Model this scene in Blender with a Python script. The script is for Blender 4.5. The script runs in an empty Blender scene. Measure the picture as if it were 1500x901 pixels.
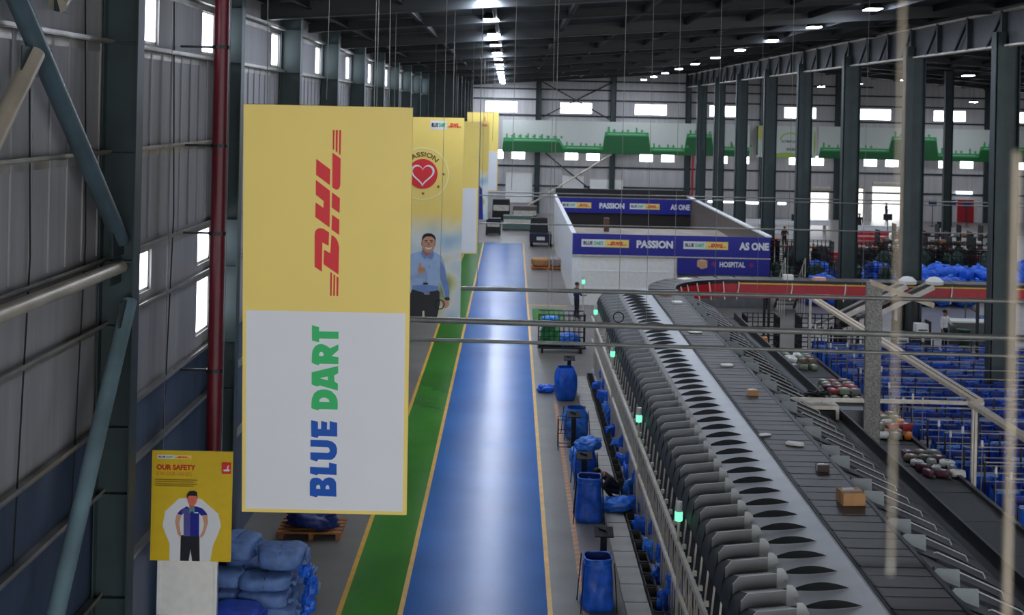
import bpy, bmesh, math, random
from mathutils import Vector, Matrix, Euler
R = random.Random(7)
PI = math.pi
C = bpy.context.scene.collection
SC = bpy.context.scene

# ------------------------------------------------------------------ camera, world, exposure
ROLL = 0.0215
cam = bpy.data.cameras.new('camera'); camo = bpy.data.objects.new('camera', cam); C.objects.link(camo)
camo.location = (0, 0, 10)
camo.rotation_euler = (Matrix.Rotation(PI/2, 3, 'X') @ Matrix.Rotation(ROLL, 3, 'Z')).to_euler()
cam.sensor_width = 36; cam.lens = 36*1700/1500
cam.shift_x = -2/1500; cam.shift_y = -289.5/1500
cam.clip_end = 500
cam.dof.use_dof = True; cam.dof.focus_distance = 15.0; cam.dof.aperture_fstop = 2.4
SC.camera = camo
w = bpy.data.worlds.new('sky'); SC.world = w; w.use_nodes = True
bg = w.node_tree.nodes['Background']; bg.inputs[0].default_value = (0.93, 0.96, 1.0, 1); bg.inputs[1].default_value = 2.4
SC.view_settings.view_transform = 'Standard'; SC.view_settings.look = 'None'
SC.view_settings.gamma = 1; SC.view_settings.use_curve_mapping = False
SC.view_settings.exposure = 0.54
SC.cycles.use_denoising = True
WIN = 5.0        # daylight behind a window pane

# ------------------------------------------------------------------ materials
MATS = {}
def srgb(c):
    return tuple(((v/255)/12.92 if v/255 <= .04045 else ((v/255+.055)/1.055)**2.4) for v in c)
def M(name, rgb, rough=.6, metal=0., var=.12, scale=6., bump=0., emit=0., spec=.5, stretch=None):
    if name in MATS: return MATS[name]
    m = bpy.data.materials.new(name); m.use_nodes = True; nt = m.node_tree; b = nt.nodes['Principled BSDF']
    c = srgb(rgb)
    b.inputs['Roughness'].default_value = rough; b.inputs['Metallic'].default_value = metal
    b.inputs['Specular IOR Level'].default_value = spec
    if var or bump:
        tc = nt.nodes.new('ShaderNodeTexCoord'); n = nt.nodes.new('ShaderNodeTexNoise')
        n.inputs['Scale'].default_value = scale; n.inputs['Detail'].default_value = 4
        src = tc.outputs['Object']
        if stretch:
            mp = nt.nodes.new('ShaderNodeMapping'); mp.inputs['Scale'].default_value = stretch
            nt.links.new(src, mp.inputs[0]); src = mp.outputs[0]
        nt.links.new(src, n.inputs['Vector'])
        r = nt.nodes.new('ShaderNodeValToRGB')
        r.color_ramp.elements[0].position = .3; r.color_ramp.elements[1].position = .7
        r.color_ramp.elements[0].color = tuple(v*(1-var) for v in c)+(1,)
        r.color_ramp.elements[1].color = tuple(min(1, v*(1+var)) for v in c)+(1,)
        nt.links.new(n.outputs[0], r.inputs[0]); nt.links.new(r.outputs[0], b.inputs['Base Color'])
        if bump:
            bp = nt.nodes.new('ShaderNodeBump'); bp.inputs['Strength'].default_value = bump; bp.inputs['Distance'].default_value = .05
            nt.links.new(n.outputs[0], bp.inputs['Height']); nt.links.new(bp.outputs[0], b.inputs['Normal'])
    else:
        b.inputs['Base Color'].default_value = c+(1,)
    if emit:
        b.inputs['Emission Color'].default_value = c+(1,); b.inputs['Emission Strength'].default_value = emit
    MATS[name] = m
    return m
concrete = M('concrete', (116, 110, 104), .36, var=.16, scale=.9)
m_blue = M('lane_blue', (38, 104, 178), .24, var=.10, scale=.5, bump=.012, spec=.08)
m_green = M('lane_green', (62, 130, 40), .2, spec=.25, var=.12, scale=.6)
m_yel = M('lane_yellow', (226, 172, 48), .35, var=.15, scale=3)
m_orange = M('tape_orange', (226, 134, 52), .5)
m_tapew = M('tape_pale', (150, 140, 128), .5)
teal = M('teal_steel', (48, 62, 63), .5, .15, var=.25, scale=1.2)
tealdk = M('teal_steel_dark', (36, 47, 49), .5, .15, var=.2, scale=1.5)
sheet = M('wall_sheet', (146, 144, 146), .55, var=.10, scale=1.2, stretch=(1, 6, .3))
farsheet = M('far_sheet', (186, 182, 180), .6, var=.12, scale=1.5, stretch=(4, 1, .2))
lowsheet = M('low_sheet', (58, 72, 94), .5, var=.3, scale=.9, stretch=(1, 2, .4))
girtm = M('girt_steel', (150, 146, 138), .35, .5, var=.25, scale=2)
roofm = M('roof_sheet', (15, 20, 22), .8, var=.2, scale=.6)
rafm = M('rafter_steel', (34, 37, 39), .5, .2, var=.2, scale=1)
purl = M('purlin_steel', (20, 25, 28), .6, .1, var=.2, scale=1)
pipegrey = M('brace_paint', (108, 132, 140), .4, .2, var=.25, scale=1.5)
pipebeige = M('brace_beige', (176, 166, 150), .4, .2, var=.2, scale=1.5)
redpipe = M('red_pipe', (98, 14, 30), .4, var=.15)
glassw = M('daylight_pane', (236, 242, 255), .4, var=0, emit=WIN)
lampm = M('lamp_lens', (225, 236, 255), .4, var=0, emit=220)
black = M('black_steel', (24, 24, 26), .5, .2)
dark = M('dark_steel', (34, 35, 38), .45, .3, var=.2)
dark2 = M('dark_rubber', (34, 34, 36), .6, var=.2)
darkshade = M('dark_and_shade', (30, 33, 36), .7, var=.1)  # dark grey of hood ends, also painted-in shade of dividers and backing
steel = M('bright_steel', (222, 223, 224), .28, .15, var=.06, scale=2.5)
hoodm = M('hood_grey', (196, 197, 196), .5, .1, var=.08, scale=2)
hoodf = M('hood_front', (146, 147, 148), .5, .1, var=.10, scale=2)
clearm = M('pale_plate', (196, 198, 198), .35, var=.06)
galv = M('pale_post', (208, 200, 186), .5, .2, var=.15, scale=4)
beltm = M('belt_brown', (66, 60, 56), .5, var=.16, scale=3, stretch=(1, 8, 1))
bluebag = M('blue_bag', (32, 100, 218), .4, var=.35, scale=5, bump=.5)
bluebag2 = M('blue_bag_light', (52, 122, 228), .38, var=.4, scale=7, bump=.6)
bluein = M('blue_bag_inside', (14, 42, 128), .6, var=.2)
sackm = M('sack_weave', (92, 122, 176), .6, var=.25, scale=5, bump=.4)
sackm2 = M('sack_blue', (30, 70, 190), .5, var=.3, scale=5, bump=.4)
paleblue = M('bluish_floor', (128, 138, 172), .5, var=.12)
slabm = M('slab_grey', (164, 160, 152), .6, var=.12, scale=2)
white = M('white_paint', (240, 240, 240), .5, var=.04)
cream = M('cream_panel', (240, 238, 232), .5, var=.05)
byel = M('board_yellow', (244, 216, 116), .45, var=.03, scale=1)
bwhite = M('board_white', (226, 227, 230), .45, var=.02, scale=1)
sred = M('sign_red', (222, 40, 48), .5, var=0)
sblue = M('sign_blue', (6, 82, 178), .5, var=0)
sgreen = M('sign_green', (52, 186, 104), .5, var=0)
sblack = M('sign_black', (28, 28, 32), .5, var=0)
sbrown = M('sign_brown', (92, 66, 20), .5, var=0)
navy = M('fascia_blue', (24, 30, 142), .45, var=.08)
skin = M('skin', (168, 118, 92), .6, var=.05)
hairm = M('hair', (22, 18, 18), .6)
redm = M('red_guard', (176, 18, 34), .4, var=.12)
redb = M('red_plastic', (196, 50, 58), .5, var=.1)
cardb = M('cardboard', (176, 130, 84), .7, var=.12)
gbn = M('banner_green', (62, 160, 92), .5, var=.06)
gbd = M('banner_dark_green', (18, 92, 44), .5, var=.08)
gbw = M('banner_white', (206, 210, 200), .5, var=.03)
gbl = M('banner_lime', (160, 190, 80), .5, var=.03)
greenlit = M('green_light', (110, 235, 175), .3, var=0, emit=1.1)
clearcap = M('clear_cap', (220, 225, 222), .2, var=0)
olive = M('olive_net', (92, 96, 78), .7, var=.3, scale=12)
gbin = M('green_bin', (34, 74, 56), .5, var=.2)
woodm = M('pallet_wood', (150, 96, 52), .7, var=.2)
cablem = M('cable_grey', (128, 128, 124), .45, .3, var=.2, scale=3)
beige = M('beige_tray', (196, 180, 156), .5, var=.12)
fcl = [M('shirt_black', (20, 20, 24), .7), M('shirt_white', (240, 240, 242), .7), M('shirt_navy', (30, 42, 84), .7), M('trouser', (26, 28, 36), .7), M('shirt_maroon', (58, 26, 34), .7)]
prow = M('parcel_white', (222, 220, 214), .5, var=.05)
proo = M('parcel_orange', (214, 120, 44), .5, var=.08)
prog = M('parcel_grey', (120, 124, 120), .6, var=.15, scale=9)

# ------------------------------------------------------------------ mesh helpers
class MB:
    def __init__(s): s.v = []; s.f = []; s.mi = []; s.mats = []
    def mat(s, m):
        if m is None: return 0
        if m not in s.mats: s.mats.append(m)
        return s.mats.index(m)
    def add(s, vs, fs, m=None):
        o = len(s.v); k = s.mat(m); s.v += [tuple(p) for p in vs]
        for f in fs: s.f.append(tuple(i+o for i in f)); s.mi.append(k)
        return s
    def box(s, x0, x1, y0, y1, z0, z1, m=None, top=None):
        tx, ty = (1, 1) if top is None else top
        cx, cy = (x0+x1)/2, (y0+y1)/2
        def q(x, y, z, t): return (cx+(x-cx)*(tx if t else 1), cy+(y-cy)*(ty if t else 1), z)
        v = [q(x0,y0,z0,0), q(x1,y0,z0,0), q(x1,y1,z0,0), q(x0,y1,z0,0), q(x0,y0,z1,1), q(x1,y0,z1,1), q(x1,y1,z1,1), q(x0,y1,z1,1)]
        return s.add(v, [(3,2,1,0),(4,5,6,7),(0,1,5,4),(1,2,6,5),(2,3,7,6),(3,0,4,7)], m)
    def bar(s, a, b, wx, wz, m=None):          # rectangular bar from a to b
        a = Vector(a); b = Vector(b); d = (b-a).normalized()
        up = Vector((0,0,1)) if abs(d.z) < .95 else Vector((0,1,0))
        x = d.cross(up).normalized(); z = x.cross(d)
        v = []
        for p in (a, b):
            for i, j in ((-1,-1),(1,-1),(1,1),(-1,1)): v.append(p+x*(i*wx/2)+z*(j*wz/2))
        return s.add(v, [(3,2,1,0),(4,5,6,7),(0,1,5,4),(1,2,6,5),(2,3,7,6),(3,0,4,7)], m)
    def tube(s, pts, r, n=8, m=None, cap=True):
        pts = [Vector(p) for p in pts]; rs = r if isinstance(r, (list, tuple)) else [r]*len(pts)
        v = []; f = []
        for i, p in enumerate(pts):
            d = (pts[min(i+1, len(pts)-1)]-pts[max(i-1, 0)]).normalized()
            up = Vector((0,0,1)) if abs(d.z) < .9 else Vector((0,1,0))
            x = d.cross(up).normalized(); z = x.cross(d)
            for k in range(n):
                a = 2*PI*k/n; v.append(p+x*math.cos(a)*rs[i]+z*math.sin(a)*rs[i])
        for i in range(len(pts)-1):
            for k in range(n):
                f.append((i*n+k, i*n+(k+1)%n, (i+1)*n+(k+1)%n, (i+1)*n+k))
        if cap: f += [tuple(range(n))[::-1], tuple((len(pts)-1)*n+k for k in range(n))]
        return s.add(v, f, m)
    def lathe(s, prof, n=14, m=None, c=(0,0,0)):
        return s.tube([(c[0], c[1], c[2]+z+1e-5*i) for i, (r, z) in enumerate(prof)], [max(r, 1e-4) for r, z in prof], n, m)
    def prism(s, poly, a0, a1, axis='y', m=None):     # polygon in the plane across axis
        n = len(poly)
        def q(p, a): return (p[0], a, p[1]) if axis == 'y' else ((a, p[0], p[1]) if axis == 'x' else (p[0], p[1], a))
        v = [q(p, a0) for p in poly]+[q(p, a1) for p in poly]
        return s.add(v, [tuple(range(n)), tuple(range(n, 2*n))[::-1]]+[(i, i+n, (i+1)%n+n, (i+1)%n) for i in range(n)], m)
    def grid(s, fn, nu, nv, m=None):
        v = [fn(i/nu, j/nv) for j in range(nv+1) for i in range(nu+1)]
        return s.add(v, [(j*(nu+1)+i, j*(nu+1)+i+1, (j+1)*(nu+1)+i+1, (j+1)*(nu+1)+i) for j in range(nv) for i in range(nu)], m)
    def blob(s, c, rx, ry, rz, m=None, e=.8, amp=.06, seed=0, nu=18, nv=11, freq=3.1, flat=-1):
        rr = random.Random(seed); ph = [(rr.uniform(0, 6), rr.uniform(.6, 1.4)) for _ in range(6)]
        def sg(x, e): return math.copysign(abs(x)**e, x)
        v = []; f = []
        for j in range(nv+1):
            t = -PI/2+PI*j/nv
            for i in range(nu):
                a = 2*PI*i/nu
                x = sg(math.cos(t), e)*sg(math.cos(a), e); y = sg(math.cos(t), e)*sg(math.sin(a), e); z = sg(math.sin(t), e)
                k = 1+amp*(math.sin(freq*x*ph[0][1]+ph[0][0]+2*z)+math.sin(freq*1.7*y*ph[1][1]+ph[1][0])+.7*math.sin(freq*2.3*(z+x*.6)*ph[2][1]+ph[2][0])+.6*math.sin(freq*4*(y-x)*ph[3][1]+ph[3][0]))
                v.append((c[0]+x*rx*k, c[1]+y*ry*k, c[2]+max(z*k, flat)*rz))
        for j in range(nv):
            for i in range(nu): f.append((j*nu+i, j*nu+(i+1)%nu, (j+1)*nu+(i+1)%nu, (j+1)*nu+i))
        return s.add(v, f, m)
    def build(s, name, m=None, parent=None, smooth=False, loc=None, auto=None):
        me = bpy.data.meshes.new(name); me.from_pydata(s.v, [], s.f)
        ml = s.mats if s.mats else [m]
        if s.mats and m is not None and m not in ml: ml = ml
        for x in ml: me.materials.append(x)
        if len(ml) > 1: me.polygons.foreach_set('material_index', s.mi)
        bm = bmesh.new(); bm.from_mesh(me); bmesh.ops.recalc_face_normals(bm, faces=bm.faces); bm.to_mesh(me); bm.free()
        if smooth: me.polygons.foreach_set('use_smooth', [True]*len(me.polygons))
        if smooth == 'auto': me.set_sharp_from_angle(angle=math.radians(40))
        me.update()
        o = bpy.data.objects.new(name, me); C.objects.link(o)
        if parent: o.parent = parent
        if loc is not None: o.location = loc
        return o
def tag(o, label=None, cat=None, group=None, kind=None):
    if label: o['label'] = label
    if cat: o['category'] = cat
    if group: o['group'] = group
    if kind: o['kind'] = kind
    return o
def struct(o): o['kind'] = 'structure'; return o
def thing(name, label, cat, loc=(0,0,0), rz=0, group=None, rot=None):
    o = bpy.data.objects.new(name, None); C.objects.link(o); o.location = loc
    o.rotation_euler = rot if rot else (0,0,rz); o.empty_display_size = .1
    return tag(o, label, cat, group)
def kids(o): return [c for c in o.children]
def dup(o, loc=None, rz=None, label=None, group=None, parent=None, scale=None):
    c = o.copy(); C.objects.link(c)
    if parent: c.parent = parent
    if loc is not None: c.location = loc
    if rz is not None: c.rotation_euler = (0,0,rz)
    if scale is not None: c.scale = scale
    if label: c['label'] = label
    if group: c['group'] = group
    for ch in kids(o): dup(ch, parent=c)
    return c
def shapes(items, name, parent, dy=0.004, y0=0.):
    """flat printed shapes: items = [(loops, material)], loops in the local x-z plane, facing -Y"""
    mb = MB()
    for k, (loops, m) in enumerate(items):
        cu = bpy.data.curves.new('t', 'CURVE'); cu.dimensions = '2D'; cu.fill_mode = 'BOTH'; cu.extrude = .001
        for lp in loops:
            sp = cu.splines.new('POLY'); sp.points.add(len(lp)-1)
            for i, p in enumerate(lp): sp.points[i].co = (p[0], p[1], 0, 1)
            sp.use_cyclic_u = True
        ob = bpy.data.objects.new('t', cu); me = bpy.data.meshes.new_from_object(ob)
        yy = y0-dy*(k+1)
        mb.add([(v.co.x, yy-v.co.z, v.co.y) for v in me.vertices], [tuple(p.vertices) for p in me.polygons], m)
        bpy.data.objects.remove(ob); bpy.data.curves.remove(cu); bpy.data.meshes.remove(me)
    return mb.build(name, None, parent)
def textmesh(s, bold=.03):
    cu = bpy.data.curves.new('t', 'FONT'); cu.body = s; cu.size = 1; cu.extrude = .002; cu.offset = bold; cu.resolution_u = 3
    ob = bpy.data.objects.new('t', cu); me = bpy.data.meshes.new_from_object(ob)
    vs = [v.co.copy() for v in me.vertices]; fs = [tuple(p.vertices) for p in me.polygons]
    bpy.data.objects.remove(ob); bpy.data.curves.remove(cu); bpy.data.meshes.remove(me)
    return vs, fs
def text(mb, s, x0, x1, z0, z1, y, m, bold=.03, shear=0., bend=None):
    """lettering stretched into a rectangle in the x-z plane, facing -Y"""
    vs, fs = textmesh(s, bold)
    ax = min(v.x for v in vs); bx = max(v.x for v in vs); az = min(v.y for v in vs); bz = max(v.y for v in vs)
    out = []
    for v in vs:
        x = x0+(v.x-ax)/(bx-ax)*(x1-x0); z = z0+(v.y-az)/(bz-az)*(z1-z0)
        if bend:      # letters along an arc: bend = (cx, cz, r)
            a = (x-(x0+x1)/2)/bend[2]; rr = bend[2]+z-z0
            x = bend[0]+math.sin(a)*rr; z = bend[1]+math.cos(a)*rr
        out.append((x+shear*(z-z0), y-v.z*.5, z))
    mb.add(out, fs, m)
def ellipse(cx, cz, rx, rz, n=20, a0=0, a1=2*PI):
    full = abs(a1-a0-2*PI) < 1e-6
    return [(cx+rx*math.cos(a0+(a1-a0)*i/(n if full else n-1)), cz+rz*math.sin(a0+(a1-a0)*i/(n if full else n-1))) for i in range(n)]
def rect(x0, x1, z0, z1): return [(x0,z0),(x1,z0),(x1,z1),(x0,z1)]
def roofz(x): return 12.45+.075*(min(x, 24)+6.2)-(.075*(x-24) if x > 24 else 0)

# ------------------------------------------------------------------ setting: floor, walls, roof
FAR = 113.; LW = -6.15; RW = 58.; NEAR = -14.
struct(MB().box(LW-.3, RW, NEAR, FAR, -.2, 0).build('floor', concrete))
struct(MB().box(-40, 130, FAR+.31, 190, -.4, -.06).build('ground', M('yard', (190, 188, 182), .8)))
tn = [0]
def trim(mb, m):
    tn[0] += 1; return struct(mb.build('trim_%d' % tn[0], m))
trim(MB().box(-1.97, .90, NEAR, 87, 0, .004), m_blue)
trim(MB().box(-3.18, -2.07, NEAR, 87, 0, .004), m_green)
trim(MB().box(-2.07, -1.97, NEAR, 87, 0, .005), m_yel)
trim(MB().box(-3.28, -3.18, NEAR, 87, 0, .005), m_yel)
trim(MB().box(.90, 1.0, NEAR, 87, 0, .005), m_yel)
trim(MB().box(1.15, 2.7, 54.3, 58.6, 0, .004), m_green)
trim(MB().box(1.0, 3.0, 59.5, 59.65, 0, .005), m_yel)
tp = MB(); tp.box(1.6, 1.72, 22, 40, 0, .004, m_tapew)
y = 22.
while y < 39.6:
    tp.add([(1.6, y, .006), (1.72, y+.06, .006), (1.72, y+.2, .006), (1.6, y+.14, .006)], [(0,1,2,3)], m_orange); y += .28
trim(tp, None)
trim(MB().box(3.2, 3.5, 20, 45, 0, .006), paleblue)

# left wall: sheet with window openings, each window its own pane
BAY = 6.53; LCOL = [17.35+BAY*i for i in range(-2, 15)]
# the sheet is built as strips between openings
opens = []
for k, yc in enumerate(LCOL):
    if k < 3: continue
    for (z0, z1) in ((10.98, 11.85), (6.80, 7.5), (5.40, 6.5)):
        opens.append((yc-1.05, yc-.02, z0, z1))
opens += [(19.25, 20.05, 10.98, 11.85), (19.25, 19.9, 6.8, 7.5)]
zs = sorted({5.14, 13.2, *[o[2] for o in opens], *[o[3] for o in opens]})
mb = MB()
for a, b in zip(zs[:-1], zs[1:]):
    ops = sorted([o for o in opens if o[2] <= a+1e-6 and o[3] >= b-1e-6])
    y = NEAR
    for o in ops:
        if o[0] > y: mb.box(LW-.12, LW, y, o[0], a, b)
        y = max(y, o[1])
    mb.box(LW-.12, LW, y, FAR, a, b)
y = NEAR
while y < 60:       # shallow ribs of the cladding
    mb.box(LW, LW+.025, y, y+.07, 7.7, 10.9); y += .6
struct(mb.build('wall_left', sheet))
struct(MB().box(LW-.12, LW, NEAR, FAR, 0, 5.14).build('wall_left_lower', lowsheet))
wn = [0]
def window(x0, x1, y0, y1, z0, z1, fr=.05, axis='x'):
    wn[0] += 1; nm = 'window_%d' % wn[0]
    p = struct(MB().box(x0, x1, y0, y1, z0, z1).build(nm, glassw))
    f = MB()
    if axis == 'x':
        for a, b, c, d in ((y0, y1, z0, z0+fr), (y0, y1, z1-fr, z1), (y0, y0+fr, z0, z1), (y1-fr, y1, z0, z1)): f.box(x0-.01, x1+.015, a, b, c, d)
    else:
        for a, b, c, d in ((x0, x1, z0, z0+fr), (x0, x1, z1-fr, z1), (x0, x0+fr, z0, z1), (x1-fr, x1, z0, z1)): f.box(a, b, y0-.015, y1+.01, c, d)
    f.build('window_frame', galv, p)
for o in opens:
    if 10 < o[0] < 90: window(LW-.09, LW-.06, *o)
# far wall with windows, dock openings and a red door
fo = []
FCOL = [2.43+7.28*i for i in range(-1, 8)]
for xc in FCOL:
    fo.append((xc+2.1, xc+5.25, 9.75, 10.85))
    fo.append((xc+2.65, xc+4.0, 5.2, 6.15)); fo.append((xc+4.75, xc+6.1, 5.2, 6.15))
docks = [(28.1, 30.95, 0, 2.75), (32.3, 34.3, 0, 3.05), (35.1, 38.05, 0, 3.3)]
fo += docks
fo.append((19.1, 21.7, 1.35, 1.62)); fo.append((25.9, 26.8, 1.3, 1.6)); fo.append((22.3, 25.6, 1.3, 1.62))
zs = sorted({0., 15.2, *[o[2] for o in fo], *[o[3] for o in fo]})
mb = MB()
for a, b in zip(zs[:-1], zs[1:]):
    x = LW-.3
    for o in sorted([o for o in fo if o[2] <= a+1e-6 and o[3] >= b-1e-6]):
        if o[0] > x: mb.box(x, o[0], FAR, FAR+.3, a, b)
        x = max(x, o[1])
    mb.box(x, RW, FAR, FAR+.3, a, b)
struct(mb.build('wall_far', farsheet))
for o in fo:
    if o in docks: continue
    window(o[0], o[1], FAR+.06, FAR+.1, o[2], o[3], .05, 'y')
struct(MB().box(RW, RW+.3, NEAR, FAR, 0, 13).build('wall_right', M('right_sheet', (110, 110, 112), .6)))
# roof
mb = MB()
pr = [(LW-.3, roofz(LW)), (24, roofz(24)), (RW, roofz(RW)), (RW, roofz(RW)+.12), (24, roofz(24)+.12), (LW-.3, roofz(LW)+.12)]
mb.prism(pr, NEAR, FAR+.3)
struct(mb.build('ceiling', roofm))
for i, (dx0, dx1, z0, z1) in enumerate(docks):
    d = MB()
    d.box(dx0-.14, dx0, FAR-.06, FAR+.32, 0, z1+.14); d.box(dx1, dx1+.14, FAR-.06, FAR+.32, 0, z1+.14); d.box(dx0, dx1, FAR-.06, FAR+.32, z1, z1+.14)
    o = struct(d.build('door_%d' % (i+1), galv))
    MB().tube([(dx0, FAR-.16, z1+.32), (dx1, FAR-.16, z1+.32)], .17, 12).build('shutter_roll', galv, o, 'auto')
o = struct(MB().box(43.5, 44.9, FAR-.06, FAR, .0, 2.1).build('door_4', M('red_door', (150, 18, 34), .4)))
MB().box(44.17, 44.23, FAR-.09, FAR-.06, 0, 2.1).build('door_gap', sblack, o)
h = MB(); h.tube([(44.3, FAR-.07, .95), (44.3, FAR-.13, .95), (44.3, FAR-.13, 1.2), (44.3, FAR-.07, 1.2)], .02); h.build('door_handle', galv, o)
f = MB(); f.box(43.4, 43.5, FAR-.08, FAR, 0, 2.2); f.box(44.9, 45, FAR-.08, FAR, 0, 2.2); f.box(43.4, 45, FAR-.08, FAR, 2.1, 2.2); f.build('door_frame', redm, o)

# ------------------------------------------------------------------ frames
def icolumn(name, label, loc, depth, wid, h, group, m, stiff=(), flm=None, flip=1):
    """I section: web in the x direction seen face on, flanges at both ends; origin at wall side"""
    t = thing(name, label, 'column', loc, 0, group)
    MB().box(.02, depth-.02, -.012, .012, 0, h).build('web', m, t)
    MB().box(0, .02, -wid/2, wid/2, 0, h).build('flange', flm or m, t)
    MB().box(depth-.02, depth, -wid/2, wid/2, 0, h).build('flange', flm or m, t)
    MB().box(-.05, depth+.05, -wid/2-.04, wid/2+.04, 0, .03).build('base_plate', m, t)
    if stiff:
        s = MB()
        for z in stiff: s.box(.02, depth-.02, -wid/2+.03, wid/2-.03, z-.012, z+.012)
        s.build('stiffener', m, t)
    return t
GIRTZ = [2.6, 4.15, 5.14, 6.65, 7.62, 9.22, 10.86, 11.95]
for i, yc in enumerate(LCOL):
    if i < 2: continue
    lab = {2: 'broad dark green steel column at far left where the round braces meet', 3: 'dark green steel column just behind the red pipe'}.get(i, 'dark green steel column in the row along the left wall')
    icolumn('wall_column', lab, (LW+.05, yc, 0), .52, .3, roofz(LW)-.05, 'steel columns along the left wall', teal, GIRTZ)
# deeper columns where the far end of the left wall steps in
for i in range(6):
    yc = 78+6*i
    t = icolumn('wall_column', 'far dark steel column at the end of the left wall', (LW+.05, yc+1, 0), 2.3, .35, roofz(LW)-.05, 'far columns of the left wall', tealdk, (10.9, 9.2))
for z in GIRTZ:
    t = MB()
    a, b = (-8, 111)
    t.box(LW, LW+.17, a, b, z-.008, z+.008); t.box(LW+.155, LW+.17, a, b, z, z+.06); t.box(LW, LW+.012, a, b, z-.13, z)
    nm = {10.86: 'under the high window band', 11.95: 'above the high window band', 9.22: 'second down from the high windows', 7.62: 'at the top of the low windows', 6.65: 'between the two low window rows', 5.14: 'at the foot of the pale sheeting', 4.15: 'in the upper part of the blue lower wall', 2.6: 'low on the blue lower wall'}[z]
    tag(t.build('wall_girt', girtm), 'long steel ledge along the left wall, '+nm, 'girt', 'ledges along the left wall')
# round bracing by the nearest column
X = -5.78
def brace(pts, r, lab, m, gus=()):
    t = thing('brace_pipe', lab, 'brace', pts[0], 0, 'round braces at the left')
    o = Vector(pts[0]); MB().tube([Vector(p)-o for p in pts], r, 16).build('pipe', m, t, 'auto')
    for g in gus:
        g = Vector(g)-o; MB().box(g.x-.01, g.x+.01, g.y-.24, g.y+.24, g.z-.18, g.z+.18).build('gusset_plate', tealdk, t)
    return t
brace([(X, 17.2, 7.95), (X, 12.25, 12.2)], .125, 'thick dark brace pipe slanting down to the nearest column', M('brace_dark', (76, 94, 102), .4, .2, var=.25, scale=1.5), [(X, 17.1, 7.9)])
brace([(X+.02, 10.9, 7.7), (X+.02, 13.95, 10.55)], .115, 'pale brace pipe rising to the crossing at the left edge', pipebeige, [(X+.02, 13.8, 10.45)])
brace([(X, 14.65, 11.2), (X, 15.9, 12.15)], .115, 'short pale brace pipe above the crossing', pipebeige, [(X, 14.8, 11.3)])
brace([(X, 10.9, 7.55), (X, 17.25, 7.55)], .10, 'level beige strut pipe into the nearest column', pipebeige, [(X, 17.0, 7.5)])
brace([(X+.15, 17.2, 7.05), (X+.15, 12.2, .2)], .115, 'pale blue brace pipe running down from the nearest column', pipegrey, [(X+.15, 17.0, 6.9)])
t = thing('fire_pipe', 'dark red vertical pipe in front of the left wall', 'pipe', (-5.35, 21.2, 0))
MB().tube([(0,0,0), (0,0,12.3)], .135, 16).build('pipe', redpipe, t, 'auto')
for z in (2.6, 5.1, 7.6, 9.2, 11):
    c = MB(); c.tube([(0,0,z), (0,0,z+.06)], .16, 16); c.bar((0,0,z+.03), (-.75,0,z+.03), .04, .04); c.build('clamp', dark, t)
for i in range(4):
    y = 14.4+.0+i*1.9 if i < 2 else 18.6+(i-2)*2
    tag(MB().tube([(LW+.06, y, 4.2), (LW+.09, y+.25, 8), (LW+.06, y+.1, 11.8)], .012, 6).build('sag_rod', black), 'thin dark tie rod between the ledges of the left wall', 'rod', 'tie rods on the left wall')

# rafters and purlins
for i in range(17):
    yc = LCOL[0]+BAY*i if False else 21.5+BAY*1.0*(i-1)
    if yc > 112: break
    t = thing('roof_rafter', 'deep dark roof beam crossing the hall' if i else 'nearest pale roof beam along the top of the view', 'roof beam', (0, yc, 0), 0, 'roof beams crossing the hall')
    d = .40 if i % 2 == 0 else .26
    for (xa, xb, nm) in ((LW, 24, 'beam'), (24, RW, 'beam')):
        za, zb = roofz(xa), roofz(xb)
        m = MB()
        m.prism([(xa, za-.02), (xb, zb-.02), (xb, zb-d), (xa, za-d)], -.012, .012)
        m.prism([(xa, za-d), (xb, zb-d), (xb, zb-d-.025), (xa, za-d-.025)], -.15, .15)
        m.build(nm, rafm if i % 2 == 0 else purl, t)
for i in range(26):
    x = -5+2.2*i
    if x > RW-2: break
    z = roofz(x)
    m = MB(); m.box(x-.03, x+.03, 8, 112.5, z-.22, z-.01); m.box(x, x+.09, 8, 112.5, z-.22, z-.2)
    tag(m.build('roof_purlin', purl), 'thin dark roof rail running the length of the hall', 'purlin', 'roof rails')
# interior columns and the girder they carry
RC = [40.14, 49.31, 58.49, 67.8, 76.84, 86.4, 95.65, 104.66]
for i, yc in enumerate(RC):
    lab = ['tall dark green column at the right edge, nearest of the row', 'tall dark green column, second of the row from the right edge', 'tall dark green column behind the hospital stairs, third of the row', 'tall dark green column, fourth of the row from the right edge'][i] if i < 4 else 'slender looking dark green column far down the middle row'
    t = thing('hall_column', lab, 'column', (17, yc, 0), 0, 'columns of the middle row')
    h = 13.05
    MB().box(-.42, .42, -.012, .012, 0, h).build('web', teal, t)
    for s in (-1, 1): MB().box(s*.42-.012, s*.42+.012, -.2, .2, 0, h).build('flange', tealdk, t)
    MB().box(-.36, -.1, -.2, .0, 0, h).build('box_side', teal, t)
    MB().box(-.5, .5, -.3, .3, 0, .04).build('base_plate', dark, t)
t = thing('jack_girder', 'pale lattice girder on top of the middle row of columns', 'girder', (17, 0, 0))
g = MB(); g.box(-.15, .15, 30, 112.6, 12.55, 12.62); g.build('lower_chord', galv, t)
g = MB(); g.box(-.15, .15, 30, 112.6, 13.75, 13.83); g.build('upper_chord', galv, t)
g = MB(); g.box(.02, .04, 30, 112.6, 12.62, 13.75); g.build('side_sheet', M('girder_sheet', (92, 92, 94), .6), t)
y = 31.
while y < 112:
    g = MB(); g.bar((-.1, y, 12.6), (-.1, y, 13.8), .16, .16); g.bar((-.12, y, 13.75), (-.12, y+1.3, 12.62), .1, .1); g.build('lattice_bar', tealdk, t); y += 3.06
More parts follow.
